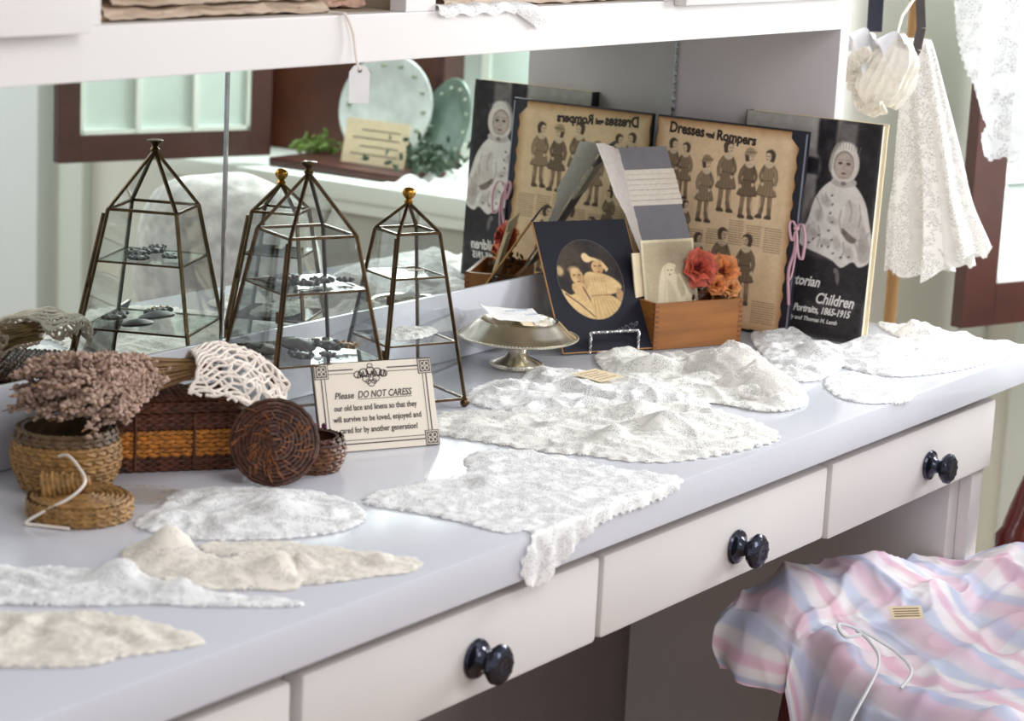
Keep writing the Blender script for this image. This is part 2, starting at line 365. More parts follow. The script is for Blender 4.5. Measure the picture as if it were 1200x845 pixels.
# window in the right wall, seen through the mirror
wf = MB(); wf.box((XW-.01,-1.42,-.02),(XW+.05,-1.37,1.35)); wf.box((XW-.01,-.35,-.02),(XW+.05,-.30,1.35)); wf.box((XW-.01,-1.37,-.02),(XW+.05,-.35,.03)); wf.box((XW-.01,-1.37,1.3),(XW+.05,-.35,1.35))
win = struct(wf, 'window_1', PALE)
wmn = MB(); wmn.box((XW,-1.13,.03),(XW+.03,-1.11,1.3)); wmn.box((XW,-.63,.03),(XW+.03,-.61,1.3)); wmn.box((XW,-1.37,.62),(XW+.03,-.35,.65)); struct(wmn, 'muntin', PALE, win)
struct(MB().box((XW+.01,-1.37,.03),(XW+.016,-.35,1.3)), 'pane', FROST, win)
struct(MB().box((XW-.03,-.16,FZ),(XW,-.10,1.6), ch=.006), 'trim_1', PALE)
struct(MB().box((XW-.02,-.30,FZ),(XW,-.23,1.6), ch=.006), 'trim_2', PALE)
struct(MB().box((XW-.02,.012-.05,FZ),(XW,.012,1.6), ch=.006), 'trim_3', PALE)
struct(MB().box((XW-.03,-2.32,FZ),(XW,-2.24,1.6), ch=.006), 'trim_4', PALE)
struct(MB().box((XW-.06,-3.6,FZ),(XW,-2.36,1.6)), 'door_1', plain('white_door_paint', rgb(240,244,244), .5, var=.01))

# ------------------------------------------------------------------ counter, mirror, cupboards
XE, D = 1.098, .522
ct = MB().box((-1.5,-D,-.0416),(XE,0.008,0), ch=.0022).build('countertop', WHITE_TOP, loc=(0,-.26,-.0416))
tag(ct, 'long white painted vanity countertop carrying all the lace', 'countertop')
bs = MB().box((-1.5,-.004,0.0003),(.9635,.011,.0878), ch=.0015).build('backsplash', WHITE_TOP, loc=(0,0,0))
tag(bs, 'low white splash strip between the countertop and the mirror', 'backsplash')
base = root('vanity_base', 'white vanity base with a row of shallow drawers and a square leg', 'cabinet', (-.2,-.25,FZ))
MB().box((-1.5,-.4855,-.155),(.987,-.47,-.042)).build('apron', WHITE_CAB, base, smooth=False)
MB().box((.925,-.4855,FZ),(.955,-.004,-.0416)).build('end_panel', WHITE_CAB, base, smooth=False)
MB().box((.9555,-.503,FZ),(.991,-.4856,-.150), ch=.001).build('leg', WHITE_CAB, base, smooth=False)
MB().box((.9555,-.4853,FZ),(.991,-.004,-.0416)).build('side_board', WHITE_CAB, base, smooth=False)
knp = [(0,0),(.0168,0),(.0185,.002),(.0172,.0045),(.0120,.006),(.0085,.010),(.0075,.014),(.0095,.0175),(.0150,.020),(.0182,.0245),(.0178,.0285),(.0140,.032),(.0080,.0335),(.006,.0325),(0,.0335)]
def drawer(x0, x1, zb, zt, kx=None):
    d = MB().box((x0,-.510,zb),(x1,-.4865,zt), ch=.0055).build('drawer_front', WHITE_CAB, base)
    if kx is not None:
        K = Matrix.Translation((kx,-.510,(zb+zt)/2-.006)) @ Matrix.Rotation(math.pi/2,4,'X')
        K = K @ Matrix.Diagonal((1.08,1.08,1.05,1)); kb = MB().lathe(knp, K, 28)
        for i in range(10):
            a = i*math.pi/5; kb.ball(K @ Vector((.0125*math.cos(a),.0125*math.sin(a),.0305)), .0028, seg=6, rings=4)
        tag(kb.build('knob', GUNMET, d), 'dark glossy metal knob with a round backplate')
drawer(.5135,1.000,-.150,-.0555, .791); drawer(.006,.5015,-.145,-.0565, .283); drawer(-.472,-.002,-.146,-.0555,-.217); drawer(-.985,-.487,-.146,-.0565,-.74)
MB().box((-1.49,-.470,-.155),(.924,-.44,-.1)).build('drawer_rail', WHITE_IN, base, smooth=False)
# mirror
mir = root('wall_mirror', 'frameless wall mirror of two panes behind the counter', 'mirror', (0,.01,.0878))
MB().box((-1.5,0,.0882),(-.0022,.008,.60)).build('mirror_pane', MIRR, mir, smooth=False)
MB().box((.0022,0,.0882),(.9628,.008,.60)).build('mirror_pane', MIRR, mir, smooth=False)
tag(MB().box((-.0022,-.002,.0882),(.0022,.007,.60), ch=.001).build('seam_strip', CHROME, mir), 'bright metal strip covering the joint')
tag(MB().tube([(.9615,-.0015,.09+i*.004+0) for i in range(128)], lambda t: .0012+.0007*math.sin(t*260), 6).build('corner_strip', CHROME, mir), 'thin silvery beading in the corner')
# upper cabinet
up_ = root('upper_cabinet', 'white upper cupboard with open shelves hanging above the mirror', 'cabinet', (.1,-.12,.4205))
YF = -.2528
MB().box((-1.5,YF,.4205),(.9905,YF+.02,.4685), ch=.0012).build('bottom_rail', WHITE_CAB, up_, smooth=False)
MB().box((-1.5,YF+.0203,.4485),(.9905,0,.4685)).build('shelf', WHITE_IN, up_, smooth=False)
for a, b in ((-1.5,-.458),(-.0205,.030),(.490,.9905)): MB().box((a,YF,.4688),(b,YF+.02,.95)).build('stile', WHITE_CAB, up_, smooth=False)
for x in (-.462,-.004,.506): MB().box((x,YF+.0205,.4688),(x+.018,0,.95)).build('divider', WHITE_IN, up_, smooth=False)
MB().box((-1.5,YF+.01,.95),(.9905,0,.97)).build('top_board', WHITE_CAB, up_, smooth=False)
tag(MB().box((-1.5,-.001,.469),(.99,.008,.95)).build('back_board', BROWNB, up_, smooth=False), 'brown wooden back of the open shelves')
for a, b in ((-.93,-.485),(.512,.975)):
    MB().box((a,YF-.018,.4635),(b,YF-.0003,.95), ch=.003).build('door', WHITE_CAB, up_)
# side panel standing on the counter at the right end of the niche
sp = MB().box((.9641,YF,.0004),(.9905,0.0075,.4203), ch=.001).build('side_panel', PANELM, loc=(.977,-.12,0), smooth=False)
tag(sp, 'upright pinkish white panel closing the niche behind the books', 'panel')

# shelves' contents
def pile(name, label, x0, x1, z0, n, mat, seed, y0=-.225, y1=-.03, th=.012):
    r = root(name, label, 'linens', ((x0+x1)/2,(y0+y1)/2,z0))
    for k in range(n):
        A = []; zz = z0+.0006+k*th
        for i in range(9):
            a = 2*math.pi*i/8; 
        P = []
        for sgn, yy in ((0,y1),(1,y1),(1,(y0+y1)/2),(1,y0+.01),(.5,y0),(0,y0+.01),(0,y1)):
            P.append([(x0+(x1-x0)*t+random.uniform(-.006,.006)+k*.004, yy+random.uniform(-.006,.006), zz+sgn*th*.9+(random.uniform(-.2,.2)*th if sgn else 0)) for t in np.linspace(0,1,9)])
        B = net(P, 30, 60)
        for i in range(B.shape[0]):
            for j in range(B.shape[1]):
                p = B[i,j]; q = nz(p[0],p[1]+seed,p[2]*3,60)*.0022; p[1] -= abs(q); p[2] = max(p[2]+q, z0+.0006)
        net_mb(B).build('folded_cloth', mat, r)
    return r
pile('lace_pile', 'pile of folded brownish lace in the left open shelf', -.425, -.12, .4690, 2, lace_mat('tea_lace', rgb(206,186,166), 280, 40, .9, .2, extra=.75), 1)
pile('lace_pile', 'small folded pink cloth at the right end of the left open shelf', -.105, -.03, .4690, 1, plain('dusty_pink_cloth', rgb(196,160,140), .8, var=.3, scale=90, bump=.6, bscale=400), 2, y0=-.2)
pile('lace_pile', 'flat folded cream lace in the right open shelf', .075, .43, .4690, 1, lace_mat('tea_lace_2', rgb(216,196,178), 280, 40, .9, .2, extra=.75), 3)
# envelope corner sticking out of the first pile
e = MB(); e.box((-.45,-.225,.4692),(-.385,-.12,.4735), Matrix.Translation((0,0,0))).build('paper_packet', PAPERC, loc=(-.42,-.17,.469), smooth=False)
tag(bpy.data.objects['paper_packet'], 'tan paper packet lying at the left end of the left open shelf', 'packet')
# hanging price tag
hp = root('price_tag', 'white blank price tag hanging by its string from the upper shelf', 'price tag', (-.110,-.262,.40))
tb = MB(); pts = [(-.0095,-.0185),(.0095,-.0185),(.0105,-.016),(.0105,.012),(.0055,.0185),(-.0055,.0185),(-.0105,.012),(-.0105,-.016)]
TM = frame((-.110,-.266,.4015), (.80,-.6,0), (0.02,0,1))
n_ = len(pts); tb.add([TM @ Vector((x,y,-.0004)) for x,y in pts]+[TM @ Vector((x,y,.0004)) for x,y in pts], [tuple(range(n_))[::-1], tuple(range(n_,2*n_))]+[(i,(i+1)%n_,n_+(i+1)%n_,n_+i) for i in range(n_)])
tb.build('card', PAPERW, hp, smooth=False)
MB().lathe([(.0012,.0005),(.0022,.0005),(.0022,.0009),(.0012,.0009)], TM @ Matrix.Translation((0,.0135,0)), 12).build('eyelet', INKG, hp)
MB().cord([(-.122,-.235,.4696),(-.122,-.250,.470),(-.121,-.2555,.468),(-.113,-.258,.452),(-.1105,-.2588,.44),(-.1105,-.262,.425),TM@Vector((0,.0135,.0008))], .0016, 6).build('string', COTTON, hp)
# lace strip spilling over the rail
B = net([[(.125,-.20,.4705),(.150,-.235,.472),(.160,-.2552,.4705),(.176,-.2570,.462),(.200,-.2580,.452),(.214,-.2585,.445)],
         [(.160,-.19,.4705),(.180,-.232,.474),(.188,-.2565,.4715),(.205,-.2615,.465),(.226,-.2620,.458),(.238,-.2600,.450)],
         [(.205,-.19,.4705),(.212,-.232,.473),(.212,-.2552,.4705),(.225,-.2575,.463),(.240,-.2580,.456),(.246,-.2575,.452)]], 14, 30)
tag(net_mb(B).build('lace_strip', LACE_W, loc=(.17,-.22,.4705)), 'sheer white lace end spilling over the edge of the right open shelf', 'lace')
B = net([[(.028+.02*i,-.23+.01*math.sin(i*2),.4705+.004*(i%2)) for i in range(8)],[(.030+.02*i,-.2545,.4715+.004*((i+1)%2)) for i in range(8)],[(.030+.02*i,-.2580,.4655-.004*(i%2)) for i in range(8)]], 8, 50)
tag(net_mb(B).build('lace_strip', LACE_W, loc=(.1,-.24,.47)), 'narrow frilled white lace edging along the sill of the right open shelf', 'lace')

# ------------------------------------------------------------------ terrarium display cases
def pyramid(label, cx, cy, th, ws, zs, zf, wb, shelves, ball, z0=.010, bar=.0035):
    r = root('display_case', label, 'display case', (cx,cy,0))
    def c(k, z, dw=0):
        w_ = (wb+(ws-wb)*(z-z0)/(zs-z0) if z <= zs else ws*(zf-.012-z)/(zf-.012-zs)) + dw
        a = math.radians(th+90*k); return Vector((cx+w_*math.cos(a), cy+w_*math.sin(a), z))
    apex = Vector((cx,cy,zf-.012))
    for k in range(4):
        a = c(k, z0)
        MB().bar(a, c(k,zs), bar, bar, a-Vector((cx,cy,z0))).build('corner_post', BRASS, r)
        MB().bar(c(k,zs), apex, bar*.95, bar*.95, (0,0,1)).build('roof_rib', BRASS, r)
        MB().bar(c(k,zs), c(k+1,zs), bar, bar*.9).build('shoulder_rail', BRASS, r)
        MB().bar(c(k,z0), c(k+1,z0), bar, bar*.8).build('base_rail', BRASS, r)
        f = MB().ball(c(k,z0)+Vector((0,0,-.0045)), .0055, seg=12, rings=8); f.build('ball_foot', BRASS, r)
        g = MB(); n = (c(k,z0)+c(k+1,z0)-2*Vector((cx,cy,z0))).normalized()*.0008
        q = [c(k,z0),c(k+1,z0),c(k+1,zs),c(k,zs)]; g.add(q+[p-n for p in q], [(0,1,2,3),(7,6,5,4)])
        g.build('glass_side', GLASS, r, smooth=False)
        MB().add([c(k,zs),c(k+1,zs),apex], [(0,1,2)]).build('roof_pane', GLASS, r, smooth=False)
    # hinged door doubling the front post
    k = 3; off = Vector((math.cos(math.radians(th+225)), math.sin(math.radians(th+225)), 0))*.007
    d = MB(); d.bar(c(3,z0+.004,.004)+off*.2, c(3,zs-.004,.004)+off*.2, .003, .003); 
    for t in (.3,.62): 
        p = c(3,z0).lerp(c(3,zs),t); d.tube([p+off*.7-Vector((0,0,.006)), p+off*.7+Vector((0,0,.006))], .0026, 8)
    tag(d.build('door_frame', BRASS, r), 'thin hinged door frame on the near corner')
    MB().add([c(i,z0+.001) for i in range(4)], [(0,1,2,3)]).build('mirror_base', GLASS, r, smooth=False)
    for z in shelves:
        s = MB(); s.add([c(i,z) for i in range(4)]+[c(i,z+.0015) for i in range(4)], [(3,2,1,0),(4,5,6,7)]); s.build('glass_shelf', GLASS, r, smooth=False)
        s = MB()
        for i in range(4): s.bar(c(i,z), c(i+1,z), .002, .0022)
        s.build('shelf_edge', BRASS, r)
    fp = [(0,0),(.004,0),(.0055,.003),(.0035,.006)] + ([(.0055,.008),(.0078,.012),(.0074,.016),(.0045,.019),(0,.020)] if ball else [(.004,.0075),(.0085,.011),(.0095,.0135),(.006,.0145),(0,.0135)])
    MB().lathe(fp, Matrix.Translation((cx,cy,zf-.014)), 16).build('finial', BRASS_B if ball else BRASS, r)
    return c
cA = pyramid('taller brass framed glass display case with a flat finial, holding dark brooches', .0074,-.1110,-68.8,.0562,.2224,.2985,.1073,(.1645,.0893),False)
cB = pyramid('smaller brass framed glass display case with a ball finial beside the silver dish', .2106,-.0948,-68.4,.0386,.2015,.2458,.0769,(.151,.0757),True)
def brooch(x, y, z, s, label, mat=PEWTER, tilt=0, petals=8, name='brooch', group='brooches and buttons in the glass cases', cat='brooch'):
    mb = MB(); M = Matrix.Translation((x,y,z)) @ Matrix.Rotation(tilt,4,'X') @ Matrix.Rotation(random.uniform(0,3),4,'Z')
    mb.lathe([(0,.0),(s*.8,0),(s*.85,s*.12),(s*.5,s*.26),(0,s*.34)], M, 18)
    for i in range(petals):
        a = 2*math.pi*i/petals; mb.ball(M @ Vector((s*.82*math.cos(a), s*.82*math.sin(a), s*.16)), s*.24, seg=7, rings=5, sc=(1,1,.8))
    o = mb.build(name, mat, loc=(x,y,z)); return tag(o, label, cat, group)
zt, zl = .1645+.0035, .0893+.0035
for dx, dy, s, lb in ((-.035,.01,.010,'filigree brooch nearest the left corner of the upper shelf of the taller glass case'),(-.012,-.012,.012,'wide filigree brooch on the upper shelf of the taller glass case'),(.013,-.012,.011,'knobbly dark brooch right of centre, upper shelf of the taller glass case'),(.036,-.026,.008,'small oval dark brooch, right end of the upper shelf, taller glass case'),(.0,.028,.009,'dark brooch at the back of the upper shelf of the taller glass case')):
    brooch(.0074+dx, -.1110+dy, zt, s*1.25, lb)
for dx, dy, s, mt, tl, lb in ((-.045,.02,.018,STONE,.35,'dark domed stone at the left of the lower shelf of the taller glass case'),(.0,.008,.021,STONE,.5,'largest dark disc brooch in the middle of the lower shelf of the taller glass case'),(-.035,-.025,.012,STONE,.3,'dark pebble behind the door of the lower shelf of the taller glass case'),(.026,-.014,.014,PEWTER,.5,'fluted grey shell brooch on the lower shelf of the taller glass case'),(-.008,-.04,.008,STONE,.2,'small round dark button on the lower shelf of the taller glass case'),(.044,-.026,.010,STONEB,.3,'bronze coloured button at the right of the lower shelf of the taller glass case')):
    brooch(.0074+dx, -.1110+dy, zl+.15*s, s*1.2, lb, mt, tl*.35, petals=0 if s in (.021,.018) else 7)
for dx, dy, lb in ((.004,-.004,'pale earring left of its twin on the upper shelf of the smaller glass case'),(.014,-.010,'pale earring right of its twin on the upper shelf of the smaller glass case')):
    brooch(.2106+dx, -.0948+dy, .154, .005, lb, plain('pearl', rgb(222,216,196), .2, var=.2, scale=200), 0, 6, 'earring', 'earrings in the smaller glass case', 'earring')
o = sheet('lace_scrap', [(.165,-.095),(.20,-.12),(.245,-.115),(.262,-.10),(.235,-.075),(.19,-.065)], .0022, lambda u,v,s: (u,v,.0785+min(s,.01)*.5+abs(nz(u,v,0,90))*.004*min(1,s/.004)), LACE_I, loc=(.21,-.09,.077), scallop=.002)
tag(o, 'cream lace scrap on the lower shelf of the smaller glass case', 'lace')

# ------------------------------------------------------------------ caress sign
SM = frame((-.0512,-.189,.0012), (.8857,-.4643,0), (.1632,.3114,.9362)); S_W, S_H = .1385, .0950
sg = root('sign_card', 'cream sign card asking visitors not to caress the lace, ornate corners', 'sign', mat=SM)
MB().box((0,0,-.003),(S_W,S_H,0), ch=.0004).build('card', SIGNP, sg, local=True, smooth=False)
tag(MB().box((-.0012,-.0012,-.0042),(S_W+.0012,S_H+.0012,-.0031)).build('backing', INK, sg, local=True, smooth=False), 'dark backing edge')
b = MB()
for off, wd in ((.0075,.0012),(.0115,.0006)):
    for (a,c_) in (((off,.016),(off,S_H-.017)),((S_W-off,.016),(S_W-off,S_H-.017)),((.017,off),(S_W-.017,off)),((.017,S_H-off),(.045,S_H-off)),((.086,S_H-off),(S_W-.017,S_H-off))):
        b.box((min(a[0],c_[0])-wd/2,min(a[1],c_[1])-wd/2,.0001),(max(a[0],c_[0])+wd/2,max(a[1],c_[1])+wd/2,.0004))
b.build('printed_border', INK, sg, local=True, smooth=False)
for x in (.0,S_W-.0165):
    for y in (.0,S_H-.0165):
        c_ = MB().box((x,y,.0001),(x+.0165,y+.0165,.0005)).build('corner_ornament', INKG, sg, local=True, smooth=False)
        k = MB()
        for i in range(4):
            a = math.pi/4+i*math.pi/2; px, py = x+.00825+.0036*math.cos(a), y+.00825+.0036*math.sin(a)
            k.tube([(px+.0024*math.cos(t), py+.0024*math.sin(t), .0008) for t in np.linspace(0,2*math.pi,10,endpoint=False)], .0005, 4, close=True)
        for q in ((.001,.001,.0155,.0017),(.001,.0148,.0155,.0155),(.001,.001,.0017,.0155),(.0148,.001,.0155,.0155)): k.box((x+q[0],y+q[1],.0005),(x+q[2],y+q[3],.0008))
        k.build('ornament_lines', SIGNP, c_, local=True, smooth=False)
k = MB()
for dx, dy, rr in ((-.015,0,.0045),(-.008,.002,.005),(0,.0035,.005),(.008,.002,.005),(.015,0,.0045),(-.006,-.005,.004),(.006,-.005,.004),(0,-.010,.0042),(-.0035,-.008,.003),(.0035,-.008,.003),(0,.009,.003)):
    k.tube([(.0655+dx+rr*math.cos(t), S_H-.0135+dy+rr*.8*math.sin(t), .0005) for t in np.linspace(0,2*math.pi,14,endpoint=False)], .0004 if rr<.0045 else .00055, 4, close=True)
for i in range(7): k.tube([(.050+i*.005,S_H-.017,.0006),(.052+i*.005,S_H-.010,.0006),(.0535+i*.005,S_H-.0165,.0006)], .0007, 4)
k.build('scroll_emblem', INK, sg, local=True)
for s_, y, x, wd, sz in (('Please',.0565,.0205,.0225,.0098),('DO NOT CARESS',.0565,.0475,.064,.0105),('our old lace and linens so that they',.0435,.0185,.0975,.0088),('will survive to be loved, enjoyed and',.0315,.0165,.1035,.0088),('cared for by another generation!',.0195,.0225,.0915,.0088)):
    text('lettering', s_, sz, INK, sg, x, y, shear=.25 if y > .05 else 0, width=wd, off=.00012, z=.0004)
MB().box((.0475,.0548,.0002),(.1115,.0553,.0005)).build('underline', INK, sg, local=True, smooth=False)

# ------------------------------------------------------------------ books and pictures at the end panel
# large book with a child's portrait
BM = frame((.930,-.128,.0006), (0,-1,0), (.055,0,1)); BW, BH, BT = .207, .300, .019
bk = root('portrait_book', 'large hardback book with a black and white photograph of a bonneted child', 'book', mat=BM)
MB().box((0,0,-.0012),(BW,BH,0)).build('front_cover', BLACKC, bk, local=True, smooth=False)
MB().box((0,0,-BT),(BW,BH,-BT+.0015)).build('back_cover', PAPERC, bk, local=True, smooth=False)
MB().box((.001,.003,-BT+.0016),(BW-.004,BH-.003,-.0014)).build('page_block', plain('page_edges', rgb(228,222,200), .7, var=.12, scale=8, stretch=(1,1,90)), bk, local=True, smooth=False)
MB().box((-.0015,0,-BT),(-.0002,BH,0)).build('spine', BLACKC, bk, local=True, smooth=False)
p = Paint(207, 300, 200, (138,132,128))
p.poly([(0,0),(207,0),(207,75),(0,75)], (48,44,46), 12, smooth=False)
p.poly([(95,60),(207,60),(207,300),(150,300),(140,200),(110,180)], (70,64,66), 10)
p.poly([(118,180),(140,180),(140,300),(110,300)], (46,42,46), 5, smooth=False); p.poly([(168,60),(200,60),(204,300),(172,300)], (44,40,42), 5, smooth=False)
p.poly([(140,200),(166,200),(170,296),(146,296)], (112,106,104), 5, smooth=False)
p.poly([(0,255),(110,255),(112,300),(0,300)], (176,172,166), 6, smooth=False); p.poly([(10,205),(108,210),(108,255),(10,258)], (152,146,142), 8)
p.poly([(60,225),(118,222),(118,245),(60,248)], (40,38,42), 4, smooth=False)
p.poly([(0,60),(90,60),(90,205),(0,205)], (84,80,80), 12, smooth=False); p.poly([(60,190),(100,195),(95,222),(62,222)], (140,134,132), 6)
p.poly([(80,152),(98,120),(120,110),(190,112),(207,140),(207,60),(70,60)], (46,42,44), 6)
p.X = p.X-16; p.Y = p.Y+7
p.poly([(112,215),(128,226),(150,226),(166,214),(178,196),(186,170),(194,140),(190,120),(176,112),(166,118),(150,108),(136,116),(118,122),(96,128),(82,136),(84,156),(92,164),(100,196)], (226,218,210), 2)
p.poly([(95,128),(108,146),(104,166),(92,160),(84,150),(86,138)], (214,206,198), 3)
p.poly([(150,200),(168,190),(176,160),(160,146),(146,158),(148,180)], (204,195,187), 4, .8)
for a_ in ([(104,198),(112,184),(108,168)],[(116,206),(120,196)],[(152,200),(158,186),(156,172)],[(168,196),(172,180),(170,166)],[(186,160),(180,150),(170,148)],[(142,186),(140,172),(144,160)],[(110,160),(114,146),(112,132)],[(150,142),(152,130),(148,120)],[(168,142),(174,130)],[(96,160),(92,148)]): p.line(a_, 2.2, (150,140,134), .6, 2.4)
p.poly([(176,170),(190,140),(188,122),(176,120),(172,140)], (176,166,158), 4, .8)
for x, y, r in ((118,196,6),(110,176,6),(130,170,5),(140,140,6),(124,140,5),(104,150,5),(160,128,6),(178,140,6)): p.ell(x, y, r, r*1.6, (160,150,144), random.uniform(0,90), 4, .5)
for x, y in ((126,204),(128,192),(126,180),(130,168),(126,156),(132,144),(128,134),(136,126),(112,148),(104,142),(98,136),(148,122),(160,124),(118,134)): p.ell(x, y, 2.2, 1.4, (88,78,78), random.uniform(0,90), 1, .8)
p.ell(158,152,12,7,(120,106,98),-35,2,.9); p.ell(150,158,6,5,(96,82,76),0,2,.7); p.poly([(146,164),(160,172),(172,160),(168,150)],(206,196,188),2)
p.ell(140,248,22,27,(222,212,202),0,2.2); p.ell(140,268,16,10,(232,224,214),0,3); p.poly([(120,236),(124,262),(136,280),(122,270),(116,246)],(176,166,156),2,.8)
for i in range(9): p.line([(128+i*4,270-abs(i-3)*1.2),(126+i*4.4,279-abs(i-3)*1.4)], 1.2, (150,140,130), .6)
p.ell(139,247,15,19,(128,114,104),0,2,.8); p.ell(139,246,13.5,17.5,(198,182,168),0,1.6); p.ell(147,242,5,12,(166,150,138),0,4,.6); p.ell(133,242,4,4,(206,190,176),0,3,.6); p.ell(147,242,4,4,(202,186,172),0,3,.6)
for ex in (133.5,145.5):
    p.ell(ex,249,3.2,1.7,(80,66,60),0,1); p.line([(ex-4,253.5),(ex+3.5,254)], 1, (130,112,100), .7)
p.line([(139.5,250),(139,241.5),(141,241)],1,(150,130,118),.8); p.ell(139.8,235.5,3.6,1.3,(110,78,74),0,1); p.ell(140,230.5,5,1.6,(160,142,130),0,1.4,.6)
p.poly([(126,228),(140,222),(156,229),(160,222),(142,216),(124,220)],(192,182,174),1.5); p.ell(141,222,4,3,(120,108,104),0,1.4,.8)
p.X = p.X+16; p.Y = p.Y-7; p.ell(162,88,3.2,10,(150,140,138),8,2.2,.7); p.ell(158,96,3,4,(170,160,156),0,2,.6)
p.fuzz(4,2).fuzz(6,9)
p.mesh('cover_photograph', PRINT, bk, keep=None)
for s_, x, y, sz, wd in (('Victorian',.079,.0700,.020,.056),('Children',.132,.0480,.021,.058),('Historic Portraits, 1865-1915',.0640,.0340,.0135,.124),('Moody and Thomas H. Lamb',.0810,.0220,.0080,.088)):
    text('lettering', s_, sz, INKW, bk, x, y, shear=.3, width=wd, off=.0005 if sz > .01 else .0002, z=.0006)
# black folder with the catalogue page
FM = frame((.893,-.004,.0006), (0,-1,0), (.075,0,1)); FW, FH = .2375, .2835
fo = root('black_folder', 'black folder tied with pink ribbon standing in front of the portrait book', 'folder', mat=FM)
MB().box((0,0,-.007),(FW,FH,-.0002), ch=.0008).build('board', BLACKC, fo, local=True, smooth=False)
tag(MB().box((FW-.0030,.002,-.0001),(FW-.0008,FH-.004,.0008)).build('glint_strip', plain('edge_glint', rgb(150,152,168), .3, .5), fo, local=True, smooth=False), 'pale strip painted as light caught along the edge')  # pale strip stands in for light reflected off the folder edge
rb = MB(); rx, ry = FW-.0015, .152
def ribbon(mb, pts, wd=.0048):
    P = [[Vector(a)+Vector((-wd/2,0,0)), Vector(a)+Vector((0,0,.0012)), Vector(a)+Vector((wd/2,0,0))] for a in pts]
    q = net_mb(net([[tuple(v) for v in r_] for r_ in P], 24, 4)); mb.add(q.v, q.f)
ribbon(rb, [(rx,ry,.002),(rx+.010,ry+.008,.008),(rx+.018,ry-.010,.010),(rx+.016,ry-.040,.008),(rx+.008,ry-.034,.006),(rx+.002,ry-.008,.005)])
ribbon(rb, [(rx,ry,.003),(rx-.006,ry+.010,.006),(rx-.010,ry+.002,.006),(rx-.004,ry-.018,.005),(rx,ry-.004,.004)])
ribbon(rb, [(rx,ry,.003),(rx+.002,ry-.03,.006),(rx-.004,ry-.06,.005),(rx+.001,ry-.105,.004)])
ribbon(rb, [(rx,ry,.003),(rx+.005,ry-.02,.007),(rx+.0025,ry-.06,.006),(rx-.003,ry-.075,.005)], .003)
rb.ball((rx,ry,.003), .005, seg=8, rings=6, sc=(1,.8,.7)); tag(rb.build('ribbon', RIBP, fo, local=True), 'pink satin ribbon bow with long tails')
PM = FM @ Matrix.Translation((.001,.0,.0006)); PW, PH = 225, 281
pg = root('catalogue_page', 'browned magazine page headed Dresses and Rompers, taped to the black folder', 'magazine page', mat=PM)
p = Paint(PW, PH, 240, (230,200,162))
ed = np.minimum(np.minimum(p.X, PW-p.X), np.minimum(p.Y, PH-p.Y)); p.mix(np.clip(1-ed/16, 0, 1)**1.5*.8, (160,112,66)); p.mix(np.clip(1-ed/3, 0, 1)*.6, (110,74,44))
p.mix(np.clip(1-np.hypot(p.X-190,p.Y-20)/70,0,1)*.25,(150,104,62)); p.fuzz(4,12).fuzz(3,3)
DK = (74,60,50); MD = (146,124,98); LT = (222,202,172)
